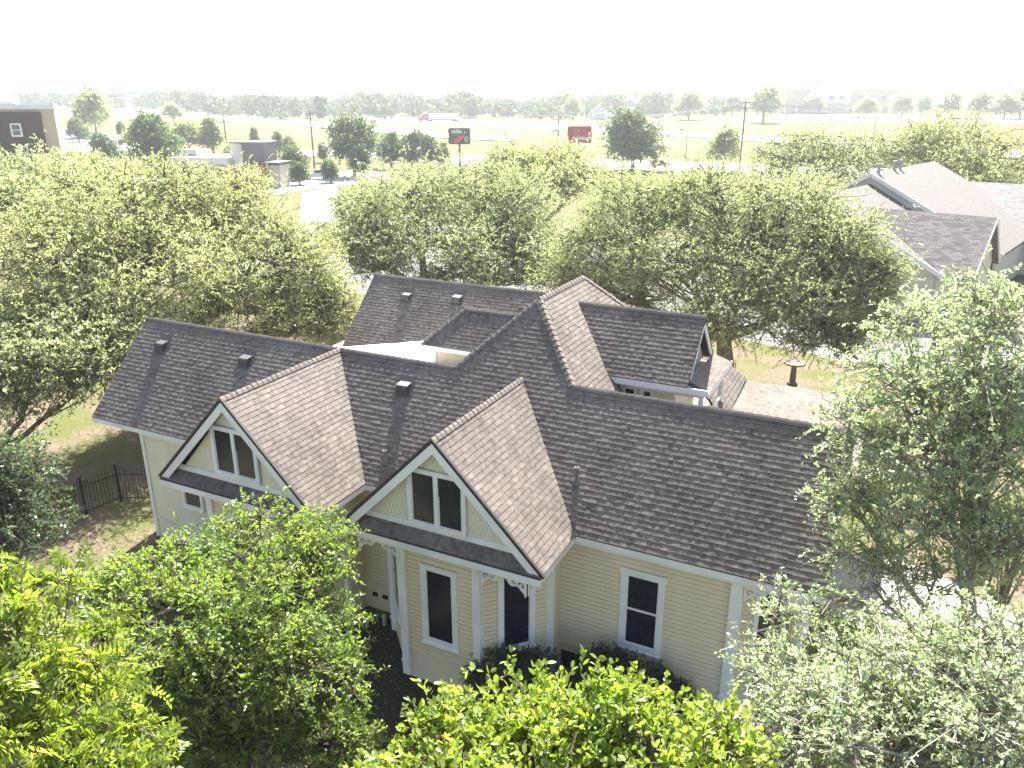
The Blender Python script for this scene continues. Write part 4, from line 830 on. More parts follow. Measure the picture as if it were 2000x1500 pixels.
# ================================================================== neighbour building
def neighbour():
    K0 = np.array([12.79, 43.27, 0.0]); bv = np.array([.249, .969, 0]); av = np.array([.969, -.249, 0]); zz = np.array([0, 0, 1.0])
    e = empty('shingled_building', (14, 52, 0)); tag(e, 'cream building with layered grey-brown shingle gables beyond the big oak', 'building'); O = np.array([14, 52, 0.0])
    Q = lambda a, b, z: K0 + av * a + bv * b + zz * z - O
    def rp(name, pts, m, th=0.18):
        mb = MB(); P = [Q(*p) for p in pts]; mb.slab(P, th); o = mb.build(name, M[m], e)
        n = np.cross(P[1] - P[0], P[2] - P[0]); n = n / np.linalg.norm(n) * np.sign(n[2]); h = nrm(np.cross(zz, n)); up_ = np.cross(n, h)
        uv = o.data.uv_layers.new(name='UVMap')
        for lp in o.data.loops:
            co = np.array(o.data.vertices[lp.vertex_index].co); uv.data[lp.index].uv = (float(co @ h), float(co @ up_))
        return o
    def wl(name, pts, m='wall_warm', th=0.2, dirn=None):
        mb = MB(); P = [Q(*p) for p in pts]; mb.extr(P, dirn if dirn is not None else bv * th); return mb.build(name, M[m], e)
    p = .522
    rp('roof', [(0, 0, 3.4), (0, 11.7, 3.4), (-8.92, 11.7, 8.06), (-8.92, 0, 8.06)], 'roof_light'); rp('roof', [(-17.8, 0, 3.4), (-8.92, 0, 8.06), (-8.92, 11.7, 8.06), (-17.8, 11.7, 3.4)], 'roof_light')
    rp('roof', [(1.5, 11.3, 3.45), (1.5, 31, 3.45), (-8.95, 31, 8.9), (-8.95, 11.3, 8.9)], 'roof_light'); rp('roof', [(-19.4, 11.3, 3.45), (-8.95, 11.3, 8.9), (-8.95, 31, 8.9), (-19.4, 31, 3.45)], 'roof_light')
    rp('roof', [(-7.0, 23, 2.95), (22, 23, 2.95), (22, 31, 7.13), (-7.0, 31, 7.13)], 'roof_mid'); rp('roof', [(-7, 31, 7.13), (22, 31, 7.13), (22, 39, 2.95), (-7, 39, 2.95)], 'roof_mid')
    rp('roof', [(0.05, 0.0, 3.42), (1.75, 0.0, 3.42), (1.75, 4.17, 7.0), (-6.9, 4.17, 7.03)], 'roof_mid'); rp('roof', [(-6.9, 4.17, 7.03), (1.75, 4.17, 7.0), (1.75, 8.3, 3.42), (0.05, 8.3, 3.42)], 'roof_mid')
    wl('gable_wall', [(-17.3, .5, 0), (-.4, .5, 0), (-.4, .5, 3.4), (-8.92, .5, 7.85), (-17.3, .5, 3.4)]); wl('wall', [(-.4, .5, 0), (-.4, 11.7, 0), (-.4, 11.7, 3.4), (-.4, .5, 3.4)], dirn=-av * .2)
    wl('gable_wall', [(-18.9, 11.5, 3.0), (1.1, 11.5, 3.0), (1.1, 11.5, 3.5), (-8.95, 11.5, 8.7), (-18.9, 11.5, 3.5)]); wl('wall', [(1.1, 11.5, 0), (1.1, 24, 0), (1.1, 24, 3.4), (1.1, 11.5, 3.4)], dirn=-av * .2)
    wl('gable_wall', [(1.35, .4, 0), (1.35, 7.9, 0), (1.35, 7.9, 3.5), (1.35, 4.17, 6.75), (1.35, .4, 3.5)], 'cream_pale', dirn=-av * .2); wl('wall', [(-.5, .4, 0), (1.3, .4, 0), (1.3, .4, 3.45), (-.5, .4, 3.45)])
    wl('wall', [(-1, 23.6, 0), (21.5, 23.6, 0), (21.5, 23.6, 3.1), (-1, 23.6, 3.1)])
    for a0, z0, a1, z1, b in ((-8.92, 7.97, 0, 3.31, -.03), (-8.92, 7.97, -17.8, 3.31, -.03), (-8.95, 8.78, 1.5, 3.33, 11.25), (-8.95, 8.78, -19.4, 3.33, 11.25)):
        mb = MB(); mb.beam(Q(a0, b, z0), Q(a1, b, z1), .06, .3); mb.build('rake_board', M['fabric_white'], e)
    for b0, z0 in ((0, 3.33), (8.3, 3.33)):
        mb = MB(); mb.beam(Q(1.80, 4.17, 6.9), Q(1.80, b0, z0), .06, .26); mb.build('rake_board', M['fabric_white'], e)
    for a, b in ((-8.9, 13), (-8.95, 17.5), (-8.9, 19)):
        mb = MB(); mb.tube([Q(a, b, 8.6), Q(a, b, 9.5)], .12, 8); mb.tube([Q(a, b, 9.4), Q(a, b, 9.6)], .2, 8); mb.build('roof_vent', M['steel'], e)
neighbour()
# ================================================================== vehicles
def prism(mb, prof, w0, w1, zt):
    """car body: side outline in x-z, wider at the bottom than at the top"""
    n = len(prof); V = []
    for s in (-1, 1):
        for x, z in prof:
            k = max(0, (z - zt[0]) / (zt[1] - zt[0])); V.append((x, s * (w0 + (w1 - w0) * min(1, k)), z))
    mb.add(V, [tuple(range(n)), tuple(range(2 * n - 1, n - 1, -1))] + [(i, i + n, (i + 1) % n + n, (i + 1) % n) for i in range(n)])
def make_car(paint, style='sedan'):
    e = empty('car')
    P = dict(sedan=[(-2.2, .3), (2.2, .3), (2.25, .62), (2.1, .78), (1.2, .92), (.45, 1.42), (-.9, 1.45), (-1.65, .98), (-2.2, .92), (-2.27, .6)],
             suv=[(-2.25, .35), (2.2, .35), (2.28, .75), (2.1, 1.0), (1.15, 1.1), (.55, 1.68), (-1.9, 1.72), (-2.2, 1.1), (-2.3, .7)],
             pickup=[(-2.7, .4), (2.6, .4), (2.68, .8), (2.5, 1.08), (1.35, 1.15), (.75, 1.8), (-.55, 1.82), (-.75, 1.15), (-2.7, 1.12), (-2.75, .7)])[style]
    mb = MB(); prism(mb, P, .9, .68, (.9, 1.7)); mb.build('body', paint, e)
    gl = dict(sedan=[(1.05, .97), (.42, 1.36), (-.85, 1.39), (-1.45, 1.0)], suv=[(1.0, 1.14), (.5, 1.6), (-1.8, 1.63), (-2.0, 1.16)], pickup=[(1.2, 1.2), (.7, 1.73), (-.48, 1.75), (-.62, 1.2)])[style]
    for s in (-1, 1):
        mb = MB(); V = [(x, s * (.915 + (.68 - .9) * max(0, min(1, (z - .9) / .8))), z) for x, z in gl]; mb.extr(V, (0, s * .012, 0)); mb.build('side_window', M['carglass'], e)
    f0, f1 = gl[0], gl[1]; mb = MB(); mb.extr([(f0[0] + .09, -.74, f0[1]), (f0[0] + .09, .74, f0[1]), (f1[0] + .1, .62, f1[1]), (f1[0] + .1, -.62, f1[1])], (.03, 0, .02)); mb.build('windscreen', M['carglass'], e)
    wb = P[1][0] - .85
    for x in (-wb, wb):
        for s in (-1, 1):
            t = MB(); t.tube([(x, s * .70, .33), (x, s * .92, .33)], .34, 14); wo = t.build('wheel', M['tyre'], e)
            t = MB(); t.tube([(x, s * .90, .33), (x, s * .935, .33)], .2, 10); t.build('rim', M['chrome'], wo)
    for s in (-1, 1):
        mb = MB(); z = P[2][1]; mb.box((P[2][0] - .12, s * .72 - .12, z - .06), (P[2][0] + .02, s * .72 + .12, z + .08)); mb.build('headlight', M['sign_white'], e)
    return e
PROTO = {}
def car(px, py, rz, paint, style, label, group=None, lift=.12, sc=1.0):
    k = (paint, style); p = G(px, py)
    if k not in PROTO: PROTO[k] = o = make_car(M[paint], style)
    else: o = clone(PROTO[k])
    o.location = (p[0], p[1], hterr(p[0], p[1]) + lift); o.rotation_euler = (0, 0, rz); o.scale = (sc,) * 3
    for q in ('label', 'group'):
        if q in o: del o[q]
    tag(o, label, 'car' if style != 'pickup' else 'pickup', group); return o
H0 = R(YAW)                                          # heading of the picture plane
car(1288, 328, H0 + .1, 'red_car', 'suv', 'dark red hatchback driving on the frontage road past the round tree')
car(619, 351, H0 + .5, 'white_car', 'pickup', 'white pickup truck parked on the restaurant lot')
car(246, 283, H0 + .1, 'dark_car', 'suv', 'dark blue estate car parked by the hotel lot hedge')
for px, py, st, lab, pt in ((143, 266, 'suv', 'white van-like car parked beside the hotel tower', 'white_car'), (170, 270, 'sedan', 'silver sedan parked beside the hotel tower', 'silver_car'), (167, 263, 'sedan', 'black sedan parked beside the hotel tower', 'dark_car')):
    car(px, py, H0 + .2, pt, st, lab)
for px, py, pt, st in ((411, 228, 'silver_car', 'sedan'), (553, 237, 'dark_car', 'suv'), (368, 212, 'dark_car', 'sedan'), (290, 210, 'dark_car', 'sedan'), (242, 208, 'white_car', 'suv'), (478, 217, 'silver_car', 'sedan'), (540, 220, 'white_car', 'sedan'), (1085, 262, 'white_car', 'sedan')):
    car(px, py, H0 - .12, pt, st, {'silver_car': 'silver car on the highway beyond the grass', 'dark_car': 'dark car on the highway beyond the grass', 'white_car': 'white car on the highway beyond the grass'}[pt], 'cars on the highway', lift=.36)
g_ = np.random.default_rng(5)
for i in range(26):
    px = 1565 + i * 16 + g_.uniform(-5, 5); pt = ['white_car', 'dark_car', 'silver_car'][g_.integers(3)]
    car(px, 233 + (px - 1565) * .012, H0 + 1.3 + g_.uniform(-.2, .2), pt, ['sedan', 'suv'][g_.integers(2)], {'silver_car': 'silver car parked in front of the far white store', 'dark_car': 'dark car parked in front of the far white store', 'white_car': 'white car parked in front of the far white store'}[pt], 'cars parked at the far store', lift=.28)
for i in range(16):
    px = 470 + i * 20 + g_.uniform(-6, 6); pt = ['white_car', 'dark_car', 'silver_car'][g_.integers(3)]
    car(px, 207 + (px - 470) * .028, H0 + g_.uniform(-.5, 1.5), pt, ['sedan', 'suv'][g_.integers(2)], {'silver_car': 'silver car in the row below the far woods', 'dark_car': 'dark car in the row below the far woods', 'white_car': 'white car in the row below the far woods'}[pt], 'cars below the far woods', lift=.3)
def semi():
    p = G(858, 239); e = empty('semi_truck', (p[0], p[1], hterr(p[0], p[1]) + .32), H0 + math.pi - .05); tag(e, 'red semi truck pulling a long white trailer on the highway', 'truck')
    s = np.linalg.norm(p - CC) * 74 / FPX / 20.5; e.scale = (s,) * 3
    mb = MB(); mb.box((-9.5, -1.28, 1.15), (5.0, 1.28, 4.1)); mb.build('trailer', M['fabric_white'], e)
    mb = MB(); mb.box((-9.3, -1.1, .75), (4.8, 1.1, 1.15)); mb.build('chassis', M['iron'], e)
    mb = MB(); prism(mb, [(5.4, .6), (10.6, .6), (10.7, 1.5), (10.4, 2.1), (8.9, 2.3), (8.5, 3.5), (7.4, 3.9), (5.4, 3.9)], 1.2, 1.05, (2, 3.9)); mb.build('cab', M['red'], e)
    mb = MB(); mb.extr([(8.93, -.95, 2.45), (8.93, .95, 2.45), (8.58, .9, 3.35), (8.58, -.9, 3.35)], (.04, 0, 0)); mb.build('windscreen', M['carglass'], e)
    for x in (-8.6, -7.3, 4.2, 5.6, 9.6):
        for sd in (-1, 1):
            t = MB(); t.tube([(x, sd * .8, .5), (x, sd * 1.22, .5)], .52, 12); t.build('wheel', M['tyre'], e)
semi()
# ================================================================== signs, poles, wires
def text_mesh(txt, size, m, parent, loc, name='lettering', sx=1.0):
    cu = bpy.data.curves.new('t', 'FONT'); cu.body = txt; cu.size = size; cu.extrude = .02; cu.align_x = 'LEFT'; cu.offset = size * .018
    to = bpy.data.objects.new('t', cu); col.objects.link(to); dg = bpy.context.evaluated_depsgraph_get(); me = bpy.data.meshes.new_from_object(to.evaluated_get(dg))
    bpy.data.objects.remove(to); me.materials.clear(); o = link(name, me, M[m], parent); o.location = loc; o.rotation_euler = (R(90), 0, 0); o.scale = (sx, 1, 1); return o
def disc(mb, cx, cz, rx, rz, y, d=.03, n=20): mb.extr([(cx + rx * math.cos(2 * math.pi * k / n), y, cz + rz * math.sin(2 * math.pi * k / n)) for k in range(n)], (0, -d, 0))
def rrect(w, h, r, y, n=5):
    pts = []
    for cx, cz, a0 in ((w / 2 - r, h / 2 - r, 0), (-w / 2 + r, h / 2 - r, 90), (-w / 2 + r, -h / 2 + r, 180), (w / 2 - r, -h / 2 + r, 270)):
        for k in range(n): a = R(a0 + 90 * k / (n - 1)); pts.append((cx + r * math.cos(a), y, cz + r * math.sin(a)))
    return pts
def sign(kind, px, py, wpx, hpx, dist, label):
    c = at(px, py, dist); sl = np.linalg.norm(c - CC); Wd, Ht = wpx * sl / FPX, hpx * sl / FPX; gz = hterr(c[0], c[1])
    e = empty('pole_sign', (c[0], c[1], gz), H0); tag(e, label, 'sign'); zc = c[2] - gz
    mb = MB(); mb.tube([(0, .25, 0), (0, .25, zc - Ht / 2)], .24, 12); mb.build('pole', M['sign_red' if kind == 'a' else 'pole'], e)
    mb = MB(); mb.extr([(x, y, z + zc) for x, y, z in rrect(Wd, Ht, Ht * .12, .0)], (0, .5, 0)); mb.build('cabinet', M['sign_red' if kind == 'a' else 'sign_dark'], e)
    if kind == 'c':
        text_mesh('chilis', Ht * .36, 'sign_white', e, (-Wd * .36, -.03, zc + Ht * .18), sx=.95)
        mb = MB(); n = 14; up_, lo = [], []
        for k in range(n + 1):
            t = k / n; x = -Wd * .24 + t * Wd * .48; mid = zc - Ht * .30 + Ht * .42 * t ** 2.0; h = Ht * .16 * math.sin(math.pi * min(1, .12 + t * .85)) ** .6
            up_.append((x, -.02, mid + h)); lo.append((x, -.02, mid - h))
        mb.extr(lo + up_[::-1], (0, -.03, 0)); mb.build('pepper_emblem', M['pepper'], e)
        mb = MB(); disc(mb, Wd * .32, zc - Ht * .17, Wd * .10, Ht * .21, -.02); disc(mb, Wd * .26, zc + Ht * .24, Wd * .045, Ht * .08, -.02); mb.build('green_emblem', M['sign_green'], e)
    else:
        text_mesh("Applebee's", Ht * .33, 'sign_white', e, (-Wd * .31, -.03, zc - Ht * .30), sx=.83)
        mb = MB(); disc(mb, -Wd * .11, zc + Ht * .12, Wd * .085, Ht * .20, -.02); mb.build('apple_emblem', M['sign_red'], e)
        mb = MB()
        for k in range(24):
            a0, a1 = 2 * math.pi * k / 24, 2 * math.pi * (k + 1) / 24; f = lambda a: (-Wd * .11 + Wd * .09 * math.cos(a), -.04, zc + Ht * .12 + Ht * .21 * math.sin(a)); mb.beam(f(a0), f(a1), .03, .08, up=(0, 1, 0))
        mb.beam((-Wd * .11, -.04, zc + Ht * .33), (-Wd * .06, -.04, zc + Ht * .43), .03, .12, up=(0, 1, 0)); mb.build('apple_outline', M['sign_white'], e)
sign('c', 897, 266, 41, 29, 175, 'charcoal pole sign with a red chili pepper and white lettering')
sign('a', 1132, 263, 45, 30, 172, 'red pole sign with an apple emblem and white lettering')
def pole(px, py, dist, label, kind='wood', bx=None, group=None):
    c = at(px, py, dist); gz = hterr(c[0], c[1]); H = c[2] - gz; e = empty({'wood': 'utility_pole', 'lamp': 'street_lamp', 'thin': 'flag_pole'}[kind], (c[0], c[1], gz), H0)
    r = .17 if kind == 'wood' else .09
    mb = MB(); mb.tube([(0, 0, 0), (0, 0, H)], [r * 1.2, r * .8], 8); mb.build('pole', M['pole' if kind == 'wood' else 'steel'], e)
    if kind == 'wood':
        for z in (H - .6, H - 1.6): mb = MB(); mb.box((-1.2, -.07, z), (1.2, .07, z + .13)); mb.build('crossarm', M['pole'], e)
        for x in (-1.1, -.5, .5, 1.1): mb = MB(); mb.lathe([(.05, 0), (.07, .08), (.04, .2)], (x, 0, H - .47), 6); mb.build('insulator', M['steel'], e)
    elif kind == 'lamp':
        mb = MB(); mb.beam((0, 0, H), (-1.0, 0, H + .05), .08, .08); mb.build('arm', M['steel'], e)
        mb = MB(); mb.extr([(-1.5, -.22, H - .02), (-.8, -.22, H - .02), (-.8, .22, H - .02), (-1.5, .22, H - .02)], (0, 0, .18)); mb.build('lamp_head', M['ventm'], e)
    tag(e, label, {'wood': 'utility pole', 'lamp': 'street lamp', 'thin': 'pole'}[kind], group); return c
pole(605, 217, 190, 'tall wooden utility pole behind the restaurant lot'); pole(436, 227, 230, 'wooden utility pole behind the grey restaurant tower'); pole(274, 214, 215, 'wooden utility pole above the trees near the hotel lot')
c1 = pole(1457, 196, 185, 'tall wooden utility pole right of the round tree'); c2 = pole(1091, 222, 230, 'dark wooden utility pole left of the red sign')
for px, py, ds, lab in ((640, 250, 165, 'street lamp beside the wide tree on the restaurant lot'), (782, 237, 240, 'street lamp above the hedge of trees by the frontage road'), (820, 254, 170, 'street lamp left of the charcoal pole sign'), (1343, 254, 165, 'street lamp by the frontage road right of the red car'), (362, 243, 210, 'street lamp among the small trees behind the restaurant'), (744, 274, 150, 'short street lamp in front of the hedge of trees')):
    pole(px, py, ds, lab, 'lamp')
for px, py, ds in ((505, 172, 520), (780, 180, 480), (800, 195, 430), (1035, 190, 430), (1080, 190, 420), (1515, 185, 420), (660, 190, 500), (1305, 200, 400), (1790, 185, 430), (520, 170, 600)): pole(px, py, ds, 'thin distant light pole beside the highway', 'thin', group='light poles along the highway')
def wire(pts, lab, i):
    P = []; W = [np.array(p) for p in pts]
    for a, b in zip(W[:-1], W[1:]):
        for k in range(16): t = k / 16; q = a + (b - a) * t; q = q - np.array([0, 0, 1.6 * 4 * t * (1 - t)]); P.append(q)
    P.append(W[-1]); mb = MB(); o0 = P[0]; mb.tube([p - o0 for p in P], .035, 4); o = mb.build('power_line', M['wire']); o.location = o0; tag(o, lab, 'wire', 'power lines')
ce = at(2150, 200, 210); cl = at(560, 208, 330)
for i in range(4):
    off = RT * (-1.1 + .72 * i) + np.array([0, 0, -.3 - .02 * i])
    wire([cl + off + np.array([0, 0, -.3 * i]), c2 + off, c1 + off, ce + off + np.array([0, 0, -.5 * i])], 'thin power line strung between the utility poles along the road', i)
for i in range(2): wire([c2 + np.array([0, 0, -4.2 - .8 * i]), c1 + np.array([0, 0, -8.2 - 1.4 * i]), ce + np.array([0, 0, -6 - i])], 'lower telephone cable slung between the utility poles across the round tree', i)
for nm, px, py, w_, h_, ds, lab in (('pylon_sign', 1232, 205, 12, 32, 420, 'tall white pylon sign in front of the far woods'), ('pylon_sign', 1835, 214, 9, 40, 330, 'slender white pylon sign near the far store parking lot')):
    c = at(px, py, ds); sl = np.linalg.norm(c - CC); w2, h2 = w_ * sl / FPX / 2, h_ * sl / FPX; gz = hterr(c[0], c[1]); e = empty(nm, (c[0], c[1], gz), H0); tag(e, lab, 'sign'); zt = c[2] - gz + h2 / 2
    for s in (-1, 1): mb = MB(); mb.box((s * w2 - .2, -.2, 0), (s * w2 + .2, .2, zt)); mb.build('upright', M['sign_white'], e)
    for k in range(3): mb = MB(); z = zt - h2 * (.02 + .3 * k); mb.box((-w2 - .15, -.26, z - h2 * .22), (w2 + .15, .26, z)); mb.build('sign_panel', M['sign_white' if k != 1 else 'silver_car'], e)
# ================================================================== far buildings
def bld(px, py, dist, name, label, parts, cat='building', rz=0.0):
    """parts: (name, x0, x1, y0, y1, z0, z1, material) in metres; x along the picture plane, y away"""
    c = at(px, py, dist); gz = hterr(c[0], c[1]); e = empty(name, (c[0], c[1], gz), H0 + rz); tag(e, label, cat)
    for nm, x0, x1, y0, y1, z0, z1, m in parts: mb = MB(); mb.box((x0, y0, z0), (x1, y1, z1)); mb.build(nm, M[m], e)
    return e
hp = [('wall', -16, 1.4, 0, 9, 0, 13.6, 'tan'), ('clad_panel', -5.5, -.2, -.25, -.02, 5.2, 13.3, 'brown'), ('base_wall', -16, 0.2, -.3, -.03, 0, 5.1, 'fabric_white'), ('parapet', -16.1, 1.5, -.1, 9.1, 13.62, 14.2, 'fabric_white'), ('roof_unit', -7, -3, 3, 7, 14.22, 15.3, 'fabric_white'), ('clad_panel', -16, -8.4, -.25, -.02, 5.2, 13.3, 'brown')]
ho = bld(96, 290, 128, 'hotel_building', 'brown and tan hotel tower with small white-framed windows', hp, rz=.46)
for x, z in ((-3.4, 11.0), (-3.1, 8.1), (-12, 11), (-12, 8.1)):
    mb = MB(); mb.box((x - .65, -.33, z - .85), (x + .65, -.27, z + .85)); f_ = mb.build('window', M['sign_white'], ho); mb = MB(); mb.box((x - .45, -.36, z - .65), (x + .45, -.335, z + .65)); mb.build('window_pane', M['grey'], f_)
    mb = MB(); mb.box((x - .45, -.38, z - .04), (x + .45, -.365, z + .04)); mb.build('glazing_bar', M['sign_white'], f_)
rp_ = [('wall', -17, .6, 0, 12, 0, 4.0, 'stone'), ('parapet', -17.2, -6.2, -.2, 12.2, 4.02, 5.2, 'fabric_white'), ('tower_wall', -3.6, .6, .6, 6, 4.02, 7.7, 'grey'), ('tower_face', -6.1, -3.62, 1.2, 5.6, 4.02, 7.6, 'fabric_white'), ('tower_cap', -6.3, .8, .5, 6.2, 7.72, 7.95, 'steel'), ('canopy', -2.0, 4.0, -1.2, 5, 4.04, 4.5, 'ventm'), ('red_door_panel', -1.1, .9, -.5, -.05, .6, 3.98, 'red'), ('green_panel', 1.0, 1.8, -.4, 3, 0, 4.0, 'sign_green'), ('stone_pier', 2.0, 3.8, -.9, 3, 0, 4.02, 'stone'), ('roof_unit', -16.5, -13.5, 3, 7, 5.22, 6.4, 'steel')]
ro = bld(512, 345, 152, 'restaurant_building', 'low grey restaurant with a boxy tower and red entrance panel', rp_, rz=-.12)
for k in range(4): mb = MB(); mb.box((-16 + 2.6 * k, -.12, 1.2), (-14.2 + 2.6 * k, -.02, 3.4)); mb.build('window', M['glass'], ro)
bld(248, 350, 118, 'brick_building', 'small reddish brick shop partly hidden behind the yellowish oak', [('wall', -3, 4, 0, 6, 0, 4.2, 'brown'), ('parapet', -3.2, 4.2, -.2, 6.2, 4.22, 4.6, 'fabric_white'), ('canopy', -8, -2, -1, 3, 2.9, 3.2, 'steel'), ('door', 1.4, 2.6, -.06, -.02, 0, 2.3, 'red')], rz=.3)
sp = [('wall', -48, 40, 0, 40, 0, 15, 'tan'), ('front_block', -30, -2, -3, -.1, 0, 18, 'fabric_white'), ('gable_block', -50, -28, -1, 20, 15.1, 20, 'fabric_white'), ('canopy', -44, 20, -6, -3.1, 5, 6.5, 'tan'), ('parapet', 2, 40, -.6, 39, 15.1, 16.4, 'fabric_white')]
st_ = bld(1660, 222, 620, 'store_building', 'long pale store with blocky entrance beyond the highway parking lot', sp)
for x in (-24, -17, -10, 4, 12, 20, 28): mb = MB(); mb.box((x, -3.2 if x < -2 else -.2, 8.5), (x + 3.4, -3.02 if x < -2 else -.02, 11)); mb.build('window', M['grey'], st_)
for x in (-40, -33, -22, -12, 8, 18): mb = MB(); mb.box((x, -5.8, 0), (x + 1.2, -4.8, 4.98)); mb.build('column', M['fabric_white'], st_)
bld(1572, 222, 760, 'blue_building', 'blue-roofed block behind the pale store', [('wall', -14, 14, 0, 20, 0, 18, 'fabric_white'), ('roof', -14.5, 14.5, -.5, 20.5, 18.02, 24, 'blue')])
wo_ = bld(1172, 230, 480, 'white_house', 'small white gabled house in front of the far woods', [('wall', -4.5, 4.5, 0, 9, 0, 4.5, 'fabric_white'), ('garage_door', -2.6, 2.6, -.06, -.02, 0, 3, 'silver_car'), ('annex', 4.6, 12, 2, 9, 0, 3.6, 'fabric_white')])
mb = MB(); mb.extr([(-5, -.4, 4.5), (5, -.4, 4.5), (0, -.4, 8)], (0, 9.8, 0)); mb.build('roof', M['silver_car'], wo_)
bld(190, 203, 800, 'pale_building', 'low pale building on the left skyline', [('wall', -24, 24, 0, 20, 0, 9, 'fabric_white'), ('roof', -25, 25, -1, 21, 9.02, 11, 'blue')])
bld(270, 200, 850, 'pale_building', 'long low pale apartment block on the left skyline', [('wall', -30, 30, 0, 20, 0, 12, 'tan'), ('roof', -31, 31, -1, 21, 12.02, 15, 'silver_car')])
bld(1880, 215, 700, 'pale_building', 'low white building on the right skyline among trees', [('wall', -26, 26, 0, 20, 0, 10, 'fabric_white'), ('roof', -27, 27, -1, 21, 10.02, 13, 'silver_car')])
bld(1130, 428, 72, 'low_annex', 'low white-walled annex between the two oaks behind the house', [('wall', -6, 3, 0, 5, 0, 2.6, 'fabric_white'), ('parapet', -6.2, 3.2, -.2, 5.2, 2.62, 2.95, 'membrane'), ('door', -1, 0.2, -.06, -.02, 0, 2.1, 'blue')])
bld(655, 432, 84, 'screen_wall', 'grey screen wall beside the bright lane', [('wall', -2.2, 7, 0, 4, 0, 2.6, 'stone'), ('coping', -2.4, 7.2, -.2, 4.2, 2.62, 2.8, 'fabric_white')], cat='wall')
# ================================================================== background trees
def proto(lm, seed, n, shp):
    H = 8.0
    o = grow('proto', 'x', (0, 0, 0), shp, lm, clumps=n, twigs=18, tl=.8, lpt=8, ls=.36, lw=.6, trunk=.2, seed=seed, shell=.45, spread=.4, stem_r=0)
    return o
SHP = [[(0, 0, 4.4, 2.5, 2.5, 2.7), (1.3, 0, 3.4, 1.9, 1.9, 1.9), (-1.4, .4, 3.2, 1.9, 1.9, 1.9), (0, 1, 6.0, 1.7, 1.7, 1.8), (0, -.8, 2.6, 1.8, 1.8, 1.4)],
       [(0, 0, 4.6, 2.9, 2.9, 2.8), (1.8, -.3, 3.6, 1.9, 1.9, 1.8), (-1.9, 0, 3.6, 1.9, 1.9, 1.9), (.5, 0, 6.0, 2, 2, 1.8)],
       [(0, 0, 4.2, 1.5, 1.5, 2.8), (.5, 0, 3.0, 1.6, 1.6, 1.6), (-.6, .3, 3.0, 1.5, 1.5, 1.6), (0, 0, 6.2, 1.0, 1.0, 1.6)]]
PT = {}
def btree(px, py, hpx, k, lm, label, group=None, wr=1.0, name='shade_tree'):
    p = G(px, py); sl = np.linalg.norm(p - CC); H = hpx * sl / FPX
    if (k, lm) not in PT: PT[(k, lm)] = o = proto(lm, 60 + k * 7 + len(lm), 70, SHP[k])
    else: o = clone(PT[(k, lm)])
    o.name = name; o.location = (p[0], p[1], hterr(p[0], p[1]) - .05); s = H / 7.9; o.scale = (s * wr, s * wr, s); o.rotation_euler = (0, 0, (px * 1.7) % 6.28)
    for q in ('label', 'group'):
        if q in o: del o[q]
    tag(o, label, 'tree', group)
for a in ((190, 268, 76, 1, 'oak', 'tall spreading tree beside the hotel parking lot', None, 1.0), (156, 278, 40, 0, 'oak_d', 'low dark tree next to the parked white car by the hotel'), (212, 322, 52, 0, 'oak_d', 'dark round tree in front of the dark blue estate car', None, 1.25),
          (315, 335, 98, 0, 'oak_d', 'tall dark tree left of the restaurant parapet', None, 1.05), (283, 300, 55, 1, 'oak', 'loose tree behind the dark tree left of the restaurant', None, 1.1), (240, 273, 30, 2, 'oak_d', 'small round street tree beside the hotel lot'),
          (372, 300, 58, 1, 'oak_y', 'yellow-green feathery tree behind the restaurant roof', None, 1.3), (418, 300, 62, 2, 'oak', 'upright tree behind the restaurant next to the yellow-green one', None, 1.2), (340, 240, 32, 1, 'oak', 'grey-green tree alone on the grass below the ramp road', None, 1.2),
          (470, 350, 74, 0, 'oak', 'round tree in front of the restaurant tower', None, 1.0), (578, 352, 62, 0, 'oak_d', 'dark round tree right of the stone pier', None, 1.1), (586, 362, 42, 2, 'oak_d', 'bushy young tree in front of the dark round tree', None, 1.5), (646, 358, 42, 2, 'oak_d', 'young tree right of the white pickup', None, 1.4),
          (632, 318, 36, 2, 'oak_d', 'slim young tree beside the street lamp on the lot'), (692, 345, 112, 1, 'oak_d', 'wide dark tree on the restaurant lot', None, .98), (706, 350, 62, 2, 'oak_d', 'small tree under the wide dark tree', None, 1.1), (545, 305, 45, 2, 'oak', 'thin pine-like tree right of the restaurant tower', None, 1.0), (500, 292, 40, 2, 'oak', 'thin pine-like tree behind the restaurant tower', None, 1.0), (568, 305, 36, 1, 'oak', 'low spreading pine-like tree right of the tower'),
          (765, 330, 68, 0, 'oak_d', 'first tree of the dense hedge left of the charcoal sign', None, 1.1), (805, 330, 70, 0, 'oak_d', 'middle tree of the dense hedge left of the charcoal sign', None, 1.1), (840, 330, 64, 0, 'oak_d', 'last tree of the dense hedge left of the charcoal sign', None, 1.0), (868, 328, 48, 2, 'oak', 'sparse young tree next to the charcoal sign pole'),
          (1235, 334, 110, 0, 'oak_d', 'large round dark tree right of the red sign', None, 1.28), (1412, 335, 78, 1, 'oak', 'grey-green tree left of the tall utility pole', None, 1.05),
          (1490, 240, 64, 1, 'oak', 'broad tree on the far grass bank right of the utility pole', None, 1.15), (1345, 234, 50, 1, 'oak', 'broad tree on the far grass bank left of the utility pole', None, 1.15), (1118, 234, 40, 1, 'oak', 'tree left of the small white house', None, 1.0), (1690, 232, 34, 1, 'oak', 'tree in front of the pale store', None, 1.2),
          (345, 209, 34, 1, 'oak', 'wide tree beside the highway on the left skyline', None, 1.3), (294, 207, 24, 0, 'oak', 'small tree beside the highway on the left skyline', None, 1.0)):
    btree(*a)
